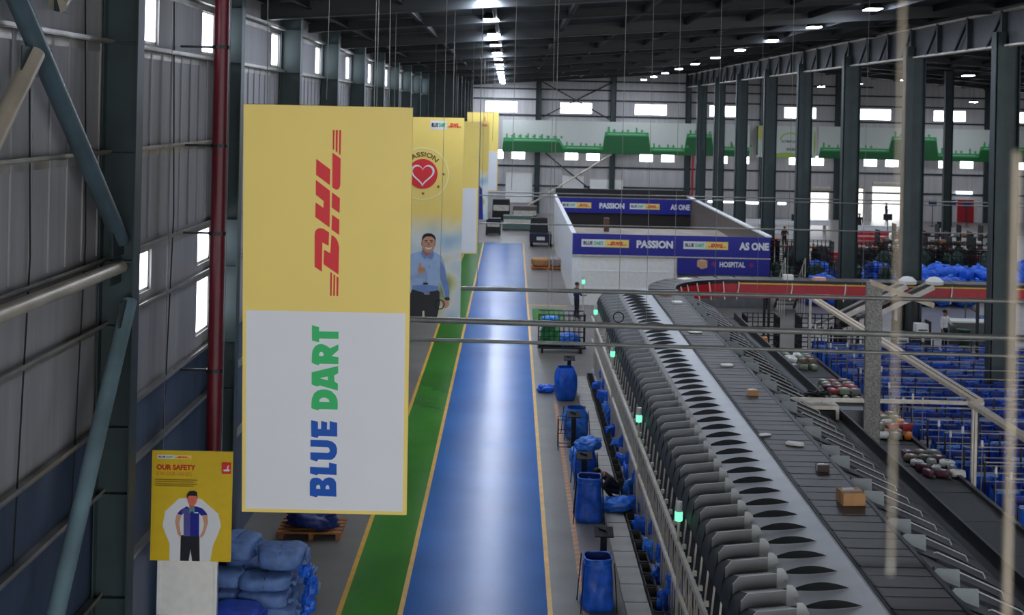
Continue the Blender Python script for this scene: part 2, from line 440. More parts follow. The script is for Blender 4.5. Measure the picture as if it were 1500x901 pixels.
for i, (x, yc) in enumerate([(33, 88), (36, 84.2), (36, 60), (36, 72), (36, 96)]):
    t = thing('hall_column', 'slim dark column of the distant right row', 'column', (x, yc, 0), 0, 'columns of the distant right row')
    MB().box(-.3, .3, -.012, .012, 0, roofz(x)-.4).build('web', tealdk, t)
    for s in (-1, 1): MB().box(s*.3-.012, s*.3+.012, -.18, .18, 0, roofz(x)-.4).build('flange', tealdk, t)
for i, xc in enumerate(FCOL):
    t = thing('end_column', 'dark column of the far end wall between the windows', 'column', (xc, FAR-.3, 0), 0, 'columns of the far end wall')
    MB().box(-.25, .25, -.012, .012, 0, roofz(xc)-.1).build('web', teal, t)
    for s in (-1, 1): MB().box(s*.25-.012, s*.25+.012, -.2, .2, 0, roofz(xc)-.1).build('flange', tealdk, t)
for z, nm in ((2.7, 'above the dock doors'), (4.6, 'under the small windows'), (9.55, 'just under the long windows'), (11.1, 'just over the long windows'), (12.1, 'second over the long windows'), (12.95, 'topmost')):
    tag(MB().box(LW+.02, 35 if z > 12.5 else RW-.02, FAR-.09, FAR-.004, z-.1, z+.06).build('end_girt', tealdk), 'long rail across the far end wall, '+nm, 'girt', 'rails across the far end wall')
def ebrace(x0, z0, x1, z1, lab, m=galv, r=.09, y=FAR-.64):
    tag(MB().tube([(x0, y, z0), (x1, y, z1)], r, 10).build('end_brace', m, None, 'auto'), lab, 'brace', 'braces of the far end wall')
ebrace(.6, .1, 9.6, 5.9, 'pale brace rising to the right below the green banner'); ebrace(3.2, 5.9, 8.2, 2.0, 'grey brace falling to the right below the green banner', tealdk, .07, FAR-.6)
ebrace(2.6, 12.9, 9.3, 9.3, 'dark brace falling right across the long far window', tealdk, .06, FAR-.5); ebrace(2.9, 9.4, 9.6, 12.9, 'dark brace rising right to the roof at the far wall', tealdk, .06, FAR-.6)
tag(MB().tube([(17.45, FAR-.75, 0), (17.45, FAR-.75, 6.6)], .1, 10).build('fire_pipe', redm, None, 'auto'), 'thin bright red pipe on the far wall under the green banner', 'pipe')

# lamps
def lamp(x, y, z, lab, grp):
    t = thing('high_bay_lamp', lab, 'ceiling lamp', (x, y, z), 0, grp)
    m = MB(); m.box(-.24, .24, -.44, .44, .02, .2, None, (.7, .8)); m.build('housing', dark, t)
    m = MB(); m.box(-.21, .21, -.4, .4, 0, .025); m.build('lens', lampm, t)
    m = MB(); m.tube([(0, 0, .2), (0, 0, max(.25, roofz(x)-z-.01))], .012, 6); m.build('drop_rod', dark, t)
for i in range(14):
    lamp(-.68-(.03*i), 27.7+6.45*i if i < 13 else 110, 12.62-.01*i, 'white ceiling lamp in the row above the blue lane', 'ceiling lamps above the blue lane')
for i in range(10):
    lamp(12, 39+7.6*i, 13.62-.066*i, 'white ceiling lamp in the slanting row above the belts', 'ceiling lamps above the belts')
for i in range(7):
    lamp(27, 36+11*i, 12.6, 'small white ceiling lamp far to the right behind the columns', 'ceiling lamps behind the middle columns')
for i in range(5):
    lamp(42, 50+14*i, 11.6, 'ceiling lamp over the distant right side', 'ceiling lamps on the distant right')

# ------------------------------------------------------------------ hanging boards
# lettering outlines, as points of the artwork (right, down), traced per glyph
def _o(pts, ox, oy, s): return [(ox+x/s, oy+y/s) for x, y in pts]
_c1 = lambda p: _o(p, 440, 170, 6.4375)
_c2 = lambda p: _o(p, 440, 300, 6.0067)
_c3 = lambda p: _o(p, 440, 470, 6.2138)
_c4 = lambda p: _o(p, 440, 610, 6.2138)
ART_RED = [
 _c1([(308,123),(323,123),(320,312),(307,305)]), _c1([(336,123),(355,123),(351,338),(334,322)]), _c1([(368,123),(386,123),(380,360),(365,348)]),
 _c1([(152,400),(283,497),(280,648),(150,552)]),
 _c1([(305,338),(381,392),(378,630),(374,660),(362,682),(345,690),(325,684),(303,668)]),
 _c1([(148,600),(280,700)])+_c2([(260,90),(258,200),(133,110)])+_c1([(145,815),(218,865),(222,800),(148,742)]),
 _c1([(300,715),(374,770)])+_c2([(346,70),(277,22)]),
 _c2([(280,85),(344,130),(342,265),(275,218)]),
 _c2([(128,555),(128,270),(132,240),(143,222),(160,211),(180,208),(205,213),(254,245),(250,365),(195,335),(190,598)]),
 _c2([(275,265),(300,281),(320,303),(334,335),(342,375),(336,620),(212,535),(205,520),(210,400),(265,432)]),
 _c2([(265,598),(280,610),(276,815),(263,812)]), _c2([(293,620),(307,628),(304,815),(290,812)]), _c2([(320,638),(337,648),(333,815),(318,812)])]
ART_GREEN = [
 _c3([(107,62),(173,80),(172,118),(348,118),(348,186),(174,186),(172,222),(107,207)]),
 _c3([(104,415),(108,320),(115,290),(135,260),(165,240),(195,236),(225,245),(255,262),(270,277),(347,236),(347,290),(285,350),(347,357),(347,422),(178,422),(165,440)]),
 _c3([(173,350),(173,325),(185,312),(200,312),(212,325),(210,350)]),
 _c3([(104,505),(345,440),(345,510),(308,528),(312,590),(342,605),(342,672),(178,628),(155,638),(104,620)]),
 _c3([(180,558),(250,540),(250,578)]),
 _c3([(102,845),(102,790),(108,745),(125,705),(155,678),(195,664),(240,664),(285,680),(320,715),(338,760),(341,800),(340,852),(172,850),(165,864)]),
 _c3([(172,782),(178,758),(200,742),(235,742),(258,758),(266,782)])]
ART_BLUE = [
 _c4([(100,86),(162,100),(162,168),(190,168),(192,92),(245,103),(243,172),(268,172),(268,92),(336,106),(336,237),(168,235),(158,255),(102,240)]),
 _c4([(94,273),(250,275),(290,285),(320,310),(335,350),(333,395),(315,435),(285,458),(262,460),(165,458),(152,478),(93,460),(93,392),(250,395),(266,385),(270,365),(258,343),(240,340),(94,337)]),
 _c4([(91,530),(262,535),(262,485),(330,500),(330,603),(165,597),(150,610),(91,592)]),
 _c4([(88,805),(88,680),(95,655),(115,637),(150,632),(180,640),(203,662),(225,640),(255,627),(285,630),(310,645),(326,675),(328,810),(160,805),(150,820)]),
 _c4([(145,738),(147,710),(165,698),(180,708),(184,738)]), _c4([(230,740),(232,712),(248,698),(262,710),(266,740)])]
BW, BH = 2.04, 5.06
def artmap(p):      # artwork point -> board plane (metres, origin at the middle of the top edge)
    t = (p[1]-154)/613; xl = 357-2*t; xr = 604.5-10*t
    return ((p[0]-xl)/(xr-xl)*BW-BW/2, -t*BH)
def am(l): return [[artmap(p) for p in lp] for lp in l]
DHLH = [[(-z, x) for (x, z) in lp] for lp in am(ART_RED)]     # reads horizontally: rotate a quarter turn clockwise
hx = [p[0] for l in DHLH for p in l]; hz = [p[1] for l in DHLH for p in l]
def dhl(x0, x1, z0, z1):
    return [[(x1-(p[0]-min(hx))/(max(hx)-min(hx))*(x1-x0), z1-(max(hz)-p[1])/(max(hz)-min(hz))*(z1-z0)*1.0) for p in l] for l in [[(q[0], -q[1]+min(hz)+max(hz)) for q in l] for l in DHLH]]
def wires(t, w, top):
    for s in (-1, 1):
        MB().tube([(s*w*.36, 0, 0), (s*w*.36, 0, top)], .006, 6).build('hanging_wire', cablem, t)
def logo_board(x, y, z, lab, tilt=0.):
    t = thing('hanging_board', lab, 'sign board', (x, y, z), 0, 'boards hanging above the green walkway', (tilt, 0, 0))
    pn = MB().box(-BW/2, BW/2, 0, .05, -BH, 0).build('panel', byel, t)
    zz = -BH*(459.5-154)/613
    MB().box(-BW/2+.045, BW/2-.05, -.004, 0, -BH+.045, zz).build('white_field', bwhite, pn)
    tag(shapes([(am(ART_RED), sred)], 'lettering', pn, .006), 'red sideways DHL lettering')
    tag(shapes([(am(ART_GREEN), sgreen), (am(ART_BLUE), sblue)], 'lettering', pn, .004, -.003), 'green and blue sideways BLUE DART lettering')
    wires(t, BW, roofz(x)-z-.012)
    return t
TOPX = -2.24
logo_board(-2.235, 14.0, 10.0, 'large yellow and white board hanging nearest, above the green walkway', math.radians(4.2))
def poster_bg():
    m = bpy.data.materials.new('poster_blur'); m.use_nodes = True; nt = m.node_tree; b = nt.nodes['Principled BSDF']; b.inputs['Roughness'].default_value = .45
    tc = nt.nodes.new('ShaderNodeTexCoord'); n = nt.nodes.new('ShaderNodeTexNoise'); n.inputs['Scale'].default_value = 1.1; n.inputs['Detail'].default_value = 1
    r = nt.nodes.new('ShaderNodeValToRGB'); cr = r.color_ramp
    stops = [(.25, (120,172,206)), (.42, (196,216,226)), (.54, (228,232,228)), (.64, (206,212,150)), (.78, (84,120,40))]
    while len(cr.elements) < len(stops): cr.elements.new(.5)
    for e, (p, c) in zip(cr.elements, stops): e.position = p; e.color = srgb(c)+(1,)
    nt.links.new(tc.outputs['Object'], n.inputs['Vector']); nt.links.new(n.outputs[0], r.inputs[0])
    # printed fade from plain yellow at the top of the picture
    sx = nt.nodes.new('ShaderNodeSeparateXYZ'); mr = nt.nodes.new('ShaderNodeMapRange'); mx = nt.nodes.new('ShaderNodeMix'); mx.data_type = 'RGBA'
    nt.links.new(tc.outputs['Object'], sx.inputs[0]); nt.links.new(sx.outputs[2], mr.inputs[0])
    mr.inputs[1].default_value = -3.0; mr.inputs[2].default_value = -2.4
    nt.links.new(mr.outputs[0], mx.inputs[0]); nt.links.new(r.outputs[0], mx.inputs[6]); mx.inputs[7].default_value = srgb((244,216,116))+(1,)
    nt.links.new(mx.outputs[2], b.inputs['Base Color'])
    return m
pbg = poster_bg()
shirtp = M('print_shirt', (164, 192, 232), .5, var=.06); shirts = M('print_shirt_fold', (116, 146, 204), .5, var=.06); trousp = M('print_trousers', (22, 24, 34), .5)
skinp = M('print_skin', (210, 156, 126), .5, var=.04); skind = M('print_skin_dark', (166, 112, 90), .5)
def pp(pts, s=58.6, ox=620, oy=173):   # poster artwork points -> metres
    return [((x-ox)/s, -(y-oy)/s) for x, y in pts]
def _q(pts): return [(595+x/5.464, 310+y/5.464) for x, y in pts]
def star(cx, cz, r): return [(cx+(r if i % 2 == 0 else r*.4)*math.sin(PI*i/5), cz+(r if i % 2 == 0 else r*.4)*math.cos(PI*i/5)) for i in range(10)]
def heart(cx, cz, s):
    o = []
    for i in range(40):
        a = 2*PI*i/40; o.append((cx+s*16*math.sin(a)**3/16, cz+s*(13*math.cos(a)-5*math.cos(2*a)-2*math.cos(3*a)-math.cos(4*a))/16))
    return o
def minilogo(mb, x0, x1, z0, z1, y, back=True):
    """the small white and yellow name plate: BLUE DART and DHL"""
    xm = x0+(x1-x0)*.5; h = z1-z0
    if back:
        mb.add([(x0,y,z0),(xm,y,z0),(xm,y,z1),(x0,y,z1)], [(0,1,2,3)], bwhite)
        mb.add([(xm,y,z0),(x1,y,z0),(x1,y,z1),(xm,y,z1)], [(0,1,2,3)], byel)
    wq = xm-x0
    text(mb, 'BLUE', x0+wq*.08, x0+wq*.47, z0+h*.28, z1-h*.25, y-.006, sblack, .04)
    text(mb, 'DART', x0+wq*.53, x0+wq*.93, z0+h*.28, z1-h*.25, y-.006, sgreen, .04)
def minidhl(x0, x1, z0, z1):
    w_ = x1-x0; h = z1-z0; xm = x0+w_*.5
    return dhl(xm+w_*.05, x1-w_*.05, z0+h*.25, z1-h*.25)
def photo_board(x, y, z, lab, passion=True):
    t = thing('hanging_board', lab, 'sign board', (x, y, z), 0, 'boards hanging above the green walkway')
    pn = MB().box(-BW/2, BW/2, 0, .05, -BH, 0).build('panel', byel, t)
    MB().box(-BW/2, BW/2, -.003, 0, -BH, -2.25).build('photo_print', pbg, pn)
    mb = MB(); minilogo(mb, .18, .98, -.30, -.08, -.004); mb.build('name_plate', None, pn)
    shapes([(minidhl(.18, .98, -.30, -.08), sred)], 'name_plate', pn, .006, -.004)
    if passion:
        cx, cz = pp([(620.5, 256)])[0]
        ring = [ellipse(cx, cz, .66, .66, 48), ellipse(cx, cz, .63, .63, 48)]
        hs = heart(cx, cz, .30); hi = heart(cx, cz+.0, .25)
        its = [(ring, M('print_pale', (248, 236, 170), .5, var=0)), ([ellipse(cx, cz, .375, .375, 40)], sred), ([hs, hi], bwhite)]
        for dx, dz in ((.02, -.49), (.40, -.31), (.52, .0)): its.append(([star(cx+dx, cz+dz, .05)], sbrown))
        shapes(its, 'heart_emblem', pn, .003, -.002)
        mb = MB(); text(mb, 'PASSION', -.36, .36, 0, .12, -.006, sbrown, .02, 0, (cx, cz, .43)); mb.build('lettering', None, pn)
        P = lambda pts: pp(_q(pts))
        figs = [
         ([P([(40,360),(75,340),(150,320),(240,325),(300,355),(325,400),(340,470),(355,560),(375,640),(372,690),(335,690),(310,600),(290,540),(285,640),(170,660),(75,630),(55,520),(38,500)])], shirtp),
         ([P([(300,400),(330,450),(355,560),(375,640),(372,690),(345,690),(318,600),(300,540),(292,470)])], shirts),
         ([P([(75,600),(170,590),(285,600),(285,650),(170,660),(75,635)])], shirts),
         ([P([(75,630),(170,655),(285,632),(302,660),(300,740),(278,860),(180,860),(172,800),(165,860),(58,860),(48,700)])], trousp),
         ([P([(162,800),(176,800),(180,862),(160,862)])], pbg),
         ([P([(170,652),(215,650),(217,668),(172,670)])], M('print_buckle', (150,150,160), .4)),
         ([P([(150,320),(185,365),(235,322),(235,290),(150,290)])], skind),
         ([P([(140,345),(150,318),(188,372),(170,385)])], shirts), ([P([(236,318),(246,350),(228,385),(190,372)])], shirts),
         ([[(p[0], p[1]) for p in ellipse(*P([(199,262)])[0], .165, .235, 26)]], skinp),
         ([P([(140,255),(148,245),(152,280),(143,278)])], skind), ([P([(247,245),(255,255),(252,278),(246,280)])], skind),
         ([P([(146,250),(146,215),(158,190),(185,178),(220,180),(245,195),(256,220),(252,255),(246,225),(225,205),(180,205),(160,220)])], hairm),
         ([P([(166,237),(190,233),(190,240),(167,244)]), P([(210,233),(234,237),(233,244),(210,240)])], hairm),
         ([ellipse(*P([(180,251)])[0], .022, .012, 10), ellipse(*P([(221,251)])[0], .022, .012, 10)], sblack),
         ([P([(195,255),(205,255),(210,275),(190,275)])], skind),
         ([P([(170,285),(200,291),(230,285),(222,303),(200,310),(178,303)])], bwhite),
         ([P([(168,282),(200,288),(232,282),(230,287),(200,293),(170,287)])], skind),
         ([P([(115,470),(125,450),(134,415),(146,415),(148,445),(172,452),(180,470),(172,495),(140,503),(118,495)])], skinp),
         ([P([(130,462),(178,462),(178,466),(130,466)]), P([(128,476),(178,476),(178,480),(128,480)])], skind),
         ([P([(40,470),(115,455),(120,500),(60,530),(38,520)])], shirtp),
         ([P([(315,725),(340,700),(372,715),(372,750),(350,775),(325,765)])], skinp),
         ([P([(335,690),(372,683),(380,710),(345,712)])], sblack),
         ([P([(184,480),(190,540),(186,578),(182,578),(186,540),(180,480)])], shirts),
         ([P([(163,574),(202,574),(202,588),(163,588)])], sblack),
         ([P([(205,430),(212,430),(212,460),(205,460)])], shirts)]
        tag(shapes(figs, 'printed_man', pn, .0015, -.005), 'printed smiling man in a pale blue shirt giving a thumbs up')
    else:
        figs = [([[( -.2,-3.2),(.5,-3.2),(.72,-3.5),(.8,-BH),(-.4,-BH),(-.35,-3.5)]], navy), ([ellipse(.12, -2.85, .24, .32, 24)], skinp),
                ([[(-.16,-2.75),(-.16,-2.55),(0,-2.35),(.3,-2.35),(.42,-2.55),(.42,-2.72),(.62,-2.78),(.42,-2.8)]], sblue)]
        tag(shapes(figs, 'printed_man', pn, .003, -.004), 'printed man in a blue cap and navy shirt')
    wires(t, BW, roofz(x)-z-.012)
    return t
photo_board(-2.24, 29.0, 9.77, 'yellow PASSION board with a heart and a smiling man, second in the row')
logo_board(-2.31, 45.0, 9.45, 'narrow slice of yellow and white board behind the PASSION board')
photo_board(-2.24, 60.0, 9.36, 'yellow board with a man in a blue cap, fourth in the row', False)
logo_board(-1.95, 75.0, 9.8, 'farthest yellow board, beside the start of the green banner')
# safety poster
t = thing('safety_poster', 'yellow safety poster with a worker in cupped hands, low beside the left columns', 'poster', (-5.13, 19.0, 4.30))
W2, H2 = 1.32, 1.80
pbm = M('poster_yellow', (222, 186, 30), .5, var=.04)
MB().box(-W2/2, W2/2, 0, .03, -H2, 0).build('panel', pbm, t)
def sp(pts): return [((x-332)/560*W2, -(y-75)/752*H2) for x, y in pts]
its = [([sp([(245,400),(300,395),(330,450),(360,395),(400,400),(520,500),(540,580),(520,640),(488,715),(470,826),(188,826),(186,710),(135,590),(150,490)])], bwhite),
       ([sp([(262,650),(392,650),(398,826),(345,826),(332,745),(322,826),(262,826)])], trousp),
       ([sp([(270,470),(300,452),(330,470),(360,450),(405,462),(425,480),(445,505),(405,515),(388,500),(390,655),(283,655),(280,500),(265,512),(235,505),(255,480)])], navy),
       ([sp([(280,465),(325,470),(328,655),(283,655),(280,500),(268,510),(265,480)])], M('print_dusk', (84, 84, 152), .5)),
       ([sp([(232,506),(264,513),(252,570),(258,610),(268,650),(264,668),(240,640),(222,560)])], skinp), ([sp([(445,506),(410,515),(425,570),(418,610),(398,650),(404,668),(428,640),(452,560)])], skinp),
       ([sp([(318,440),(355,440),(352,470),(338,480),(322,470)])], skind),
       ([ellipse(*sp([(339,400)])[0], .080, .11, 22)], M('print_face', (224, 112, 92), .5)),
       ([sp([(302,405),(302,368),(320,346),(350,342),(372,352),(376,405),(368,378),(312,378)])], hairm),
       ([sp([(320,458),(336,475),(356,456),(358,500),(340,480),(322,500)])], M('print_collar', (70, 160, 150), .5)),
       ([sp([(358,488),(384,488),(384,496),(358,496)])], bwhite),
       ([sp([(541,145),(604,145),(604,222),(541,222)])], sred), ([sp([(548,195),(575,190),(580,168),(590,160),(584,190),(600,195),(590,204),(555,204)])], bwhite)]
for i, z in enumerate((268, 281, 296, 309)): its.append(([sp([(80,z),(372-22*(i % 2),z),(372-22*(i % 2),z+4),(80,z+4)])], M('print_olive', (150, 120, 30), .5)))
shapes(its, 'printed_worker', t, .002)
mb = MB()
a = sp([(84,206),(357,168)]); text(mb, 'OUR SAFETY', a[0][0], a[1][0], a[0][1], a[1][1], -.004, M('print_rust', (196, 60, 24), .5, var=0), .05)
a = sp([(84,245),(330,218)]); text(mb, 'IS IN OUR HANDS', a[0][0], a[1][0], a[0][1], a[1][1], -.004, M('print_ochre', (200, 136, 20), .5, var=0), .01)
a = sp([(88,130),(325,104)]); minilogo(mb, a[0][0], a[1][0], a[0][1], a[1][1], -.002)
mb.build('lettering', None, t)
shapes([(minidhl(a[0][0], a[1][0], a[0][1], a[1][1]), sred)], 'name_plate', t, .004, -.003)
wires(t, W2, roofz(-5.6)-4.315)

# far green and white banners on the end wall
def banner(x0, x1, prof, lab, extra=()):
    t = thing('wall_banner', lab, 'banner', ((x0+x1)/2, FAR-.95, 5.95), 0, 'banners on the far end wall')
    o = (x0+x1)/2; h = 3.1
    MB().box(x0-o, x1-o, 0, .05, 0, h).build('panel', gbw, t)
    pg = [(x0-o, .1)]+[(a-o, b+.18) for a, b in prof]+[(x1-o, .1)]
    its = [([pg], gbn)]
    # inner darker field
    inn = [(x0-o, 0)]+[(a-o, max(.05, b-.18)) for a, b in prof]+[(x1-o, 0)]
    its.append(([inn], gbd))
    rr = random.Random(int(x0*10))
    for a, b in prof[::2]:
        for k in range(4):
            xx = a-o+.25+k*1.35; zz = None
            for (p, q), (r_, s_) in zip(prof[:-1], prof[1:]):
                if p-o <= xx <= r_-o: zz = max(q, s_) if abs(q-s_) < .01 else None
            if zz is None: continue
            its.append(([rect(xx, xx+.16, zz+.18, zz+.18+rr.uniform(.2, .5))], gbn)); its.append(([star(xx+.6, zz+.32, .2)], gbn))
    its += list(extra)
    shapes(its, 'printed_skyline', t, .004)
    # thin pale line along the top of the green
    for (p, q), (r_, s_) in zip(prof[:-1], prof[1:]):
        if abs(q-s_) < .01 and r_-p > .6: l = MB(); l.box(p-o+.3, r_-o-.3, -.03, -.022, q-.05, q+.02); l.build('printed_line', M('print_mint', (150, 210, 170), .5), t)
    return t
p1 = [(-.9,1.2),(-.3,1.2),(-.2,1.2),(4.5,1.2),(4.9,.55),(8.7,.55),(8.9,1.95),(13.1,1.95),(13.3,.55),(16.6,.55),(16.8,1.95),(19.2,1.95),(19.4,.75),(22.9,.75)]
banner(-1.0, 22.85, p1, 'long green and white skyline banner on the far wall, left one')
p2 = [(29.7,.9),(36.3,.9),(36.6,2.1),(40.9,2.1),(41.1,.6),(45,.6),(45.2,1.3),(50.2,1.3)]
banner(29.55, 50.2, p2, 'green and white skyline banner on the far wall, right one')
t = thing('wall_banner', 'white banner with a lime edge and small lettering between the green banners', 'banner', (26.4, FAR-.95, 5.95), 0, 'banners on the far end wall')
MB().box(-2.9, 2.9, 0, .05, 0, 3.05).build('panel', gbw, t)
its = [([[( -2.2,0),(-1.4,.35),(0,.5),(1.4,.42),(2.6,.2),(2.6,0)]], gbl), ([rect(-2.8,-1.6,1.7,3.0)], M('print_lemon', (214, 206, 100), .5)), ([rect(-2.9,-2.72,.2,3.0)], gbd),
       ([ellipse(.4,1.7,1.0,.75,30,0,PI)+ellipse(.4,1.7,.86,.62,30,PI,0)], gbl), ([ellipse(2.75,1.5,.1,1.2,20)], gbl)]
shapes(its, 'printed_swoosh', t, .005)
mb = MB(); text(mb, 'ATMAGAN', -.5, 1.5, 1.45, 1.7, -.03, M('print_grey_green', (90,110,90), .5), .02); text(mb, '2020', 0, 1, .7, .95, -.03, gbd, .03)
mb.build('lettering', None, t)

# ------------------------------------------------------------------ parcel sorter
P = .62; Y0 = 14.6; NCH = 50
def lens(s): return .10*math.sin(PI*min(1, s/.74))**.9 if s < .74 else 0.
def slope(s): return (4.28+1.10*s, 2.92+.20*s)
def make_chute():
    t = thing('sorter_chute', 'grey hooded chute with a bright steel slide on the aisle side of the sorter', 'chute', (0, 0, 0), 0, 'chutes on the aisle side of the sorter')
    m = MB()
    def fn(u, v):
        x, z = slope(u); return (x, v*P, z)
    m.grid(fn, 22, 5); m.build('slide', steel, t, True)
    m = MB(); n = 22
    vs = []
    def sk(s): return -.003+.24*(1-s/.74)
    for i in range(n+1):
        s = i/n*.74; x, z = slope(s); vs.append((x, sk(s)-.06*math.sin(PI*i/n), z+.003))
    for i in range(n+1):
        s = i/n*.74; x, z = slope(s); vs.append((x, sk(s), z+.004+lens(s)))
    m.add(vs, [(i, i+1, n+2+i, n+1+i) for i in range(n)]); m.build('divider', darkshade, t)  # dark colour stands in for the darkness the steel fin mirrors
    prof = [(4.17, 2.80), (3.85, 2.765), (3.60, 2.74), (3.50, 2.68), (3.45, 2.52), (3.42, 2.36)]
    def lift(i): return [.22, .22, .22, .16, .04, .0][i]
    def strip(a, b, nm, mt, front):
        q = [(x, 0, z+lift(i)) for i, (x, z) in enumerate(prof)][a:b+1]
        p = [((x, 0, z-.03) if front else (x, P, z)) for x, z in prof][a:b+1]; k = b-a+1
        MB().add(q+p, [(i, i+1, k+i+1, k+i) for i in range(k-1)]).build(nm, mt, t, 'auto')
    strip(0, 2, 'hood', hoodm, False); strip(2, 5, 'hood_end', darkshade, False)
    strip(0, 3, 'hood_front', hoodf, True); strip(3, 5, 'hood_end', darkshade, True)
    m = MB(); m.tube([(x, -.006, z+lift(i)) for i, (x, z) in enumerate(prof[:4])], .007, 6); m.build('lip', clearm, t)
    m = MB(); m.prism([(4.17, 2.78), (4.35, 2.80), (4.35, 2.95), (4.31, 3.04), (4.25, 3.10), (4.17, 3.10)], -.004, .004); m.build('side_plate', clearm, t)
    return t
ch = make_chute()
for k in range(NCH): 
    o = ch if k == 0 else dup(ch)
    o.location = (0, Y0+P*k, 0)
# stanchion frame carrying the chutes
t = thing('chute_stand', 'long pale frame of upright posts holding the chutes beside the aisle', 'stand', (3.33, 0, 0))
f = MB(); f.box(-.10, -.03, Y0, Y0+P*NCH, 1.86, 1.97); f.build('top_rail', galv, t)
f = MB(); f.box(-.07, -.01, Y0, Y0+P*NCH, .98, 1.07); f.build('middle_rail', galv, t)
f = MB(); f.box(.50, .53, Y0+3, Y0+P*NCH, .02, 2.2); f.build('shade_backing', darkshade, t)  # dark sheet added behind the posts as the shade under the chutes
for k in range(NCH*2-2):
    y = Y0+P*.5*(k+2)
    f = MB(); f.box(-.012, .012, y-.014, y+.014, 0, 1.9)
    if k % 2 == 0: f.box(-.04, .03, y-.03, y+.03, 1.97, 2.05); f.bar((.0, y, 1.0), (.12, y, 2.3), .03, .03); f.box(-.06, .06, y-.05, y+.05, 0, .015)
    f.build('post', galv, t)
# belt loop: straight run, bend and far run
t = thing('sorter_track', 'dark steel track under the long run of brown carriers', 'conveyor', (0, 0, 0))
m = MB(); m.box(5.38, 5.44, Y0, 45, 3.02, 3.16); m.build('side_rail', black, t)
m = MB(); m.box(6.42, 6.50, Y0, 45, 3.02, 3.18); m.build('side_rail', black, t)
m = MB(); m.box(5.5, 6.36, Y0, 45, 2.5, 3.0); m.build('track_body', dark, t)
y = 18.
while y < 45:
    m = MB()
    for x in (5.55, 6.3): m.box(x-.05, x+.05, y-.05, y+.05, 0, 2.5)
    m.box(5.5, 6.35, y-.04, y+.04, 1.2, 1.3); m.build('leg', dark, t); y += 3.
CX, CY, RM = 9.46, 45., 3.53
m = MB()
for r0, r1, z0, z1 in ((3.0, 3.06, 3.0, 3.18), (4.0, 4.06, 3.0, 3.18), (3.1, 3.95, 2.6, 2.98)):
    n = 20; vs = []
    for i in range(n+1):
        a = PI-PI/2*i/n
        for r, z in ((r0, z0), (r1, z0), (r1, z1), (r0, z1)): vs.append((CX+r*math.cos(a), CY+r*math.sin(a), z))
    fs = [(i*4+j, i*4+(j+1)%4, (i+1)*4+(j+1)%4, (i+1)*4+j) for i in range(n) for j in range(4)]
    m.add(vs, fs)
m.build('bend', dark, t)
m = MB(); m.box(CX, 36, CY+3.0, CY+3.06, 3.0, 3.18); m.box(CX, 36, CY+4.0, CY+4.06, 3.0, 3.18); m.box(CX, 36, CY+3.1, CY+3.95, 2.6, 2.98); m.build('far_run', dark, t)
for i in range(9):
    m = MB(); x = CX+1.3+3*i
    for y in (CY+3.1, CY+3.95): m.box(x-.05, x+.05, y-.05, y+.05, 0, 2.6)
    m.build('leg', dark, t)
def make_carrier():
    t = thing('sorter_carrier', 'flat brown carrier belt in the moving chain of the sorter', 'carrier', (0, 0, 0), 0, 'carriers of the sorter loop')
    m = MB(); m.box(-.49, .49, -.355, .355, 0, .05); m.build('belt', beltm, t)
    m = MB(); m.box(-.49, .49, .355, .375, -.02, .035); m.build('gap_cover', black, t); m = MB(); m.box(-.49, .49, -.375, -.355, -.02, .035); m.build('gap_cover', black, t)
    m = MB(); m.box(-.485, .485, .05, .06, .05, .056); m.build('seam', dark, t)
    m = MB(); m.box(-.52, -.49, -.35, .35, -.02, .06); m.build('end_cap', black, t); m = MB(); m.box(.49, .52, -.35, .35, -.02, .06); m.build('end_cap', black, t)
    return t
ca = make_carrier(); ca.location = (5.93, Y0+.4, 3.12); y = Y0+.4
cars = []
while y+.755 < 45: y += .755; cars.append(dup(ca, (5.93, y, 3.12)))
for i in range(7):
    a = PI-PI/2*(i+.5)/7; dup(ca, (CX+RM*math.cos(a), CY+RM*math.sin(a), 3.12), a-PI)
for i in range(30): dup(ca, (CX+.38+.755*i, CY+RM, 3.12), PI/2)
# red guard under the inner edge of the far run
t = thing('red_guard', 'red guard skirt along the inner edge of the far conveyor bend', 'guard', (0, 0, 0))
n = 18
m = MB(); m.add([(CX+2.96*math.cos(PI-PI/2*i/n), CY+2.96*math.sin(PI-PI/2*i/n), z) for i in range(n+1) for z in (2.45, 3.02)], [(2*i, 2*i+2, 2*i+3, 2*i+1) for i in range(n)]); m.build('panel', redm, t)
for i in range(11):
    m = MB(); m.box(CX+2.2*i+.01, CX+2.2*(i+1)-.01, CY+2.93, CY+2.96, 2.45, 3.02); m.build('panel', redm, t)
    m = MB(); m.tube([(CX+2.2*i, CY+2.9, 3.1), (CX+2.2*i, CY+2.88, 2.9), (CX+2.2*i-.12, CY+2.75, 2.4)], .025, 6); m.build('rib', galv, t)
for i in range(2, 7):
    a = PI-PI/2*i/7; m = MB(); m.tube([(CX+2.93*math.cos(a), CY+2.93*math.sin(a), 3.1), (CX+2.75*math.cos(a), CY+2.75*math.sin(a), 2.4)], .025, 6); m.build('rib', galv, t)
m = MB(); m.box(CX, CX+24, CY+2.9, CY+2.93, 3.02, 3.07); m.build('yellow_edge', m_yel, t)
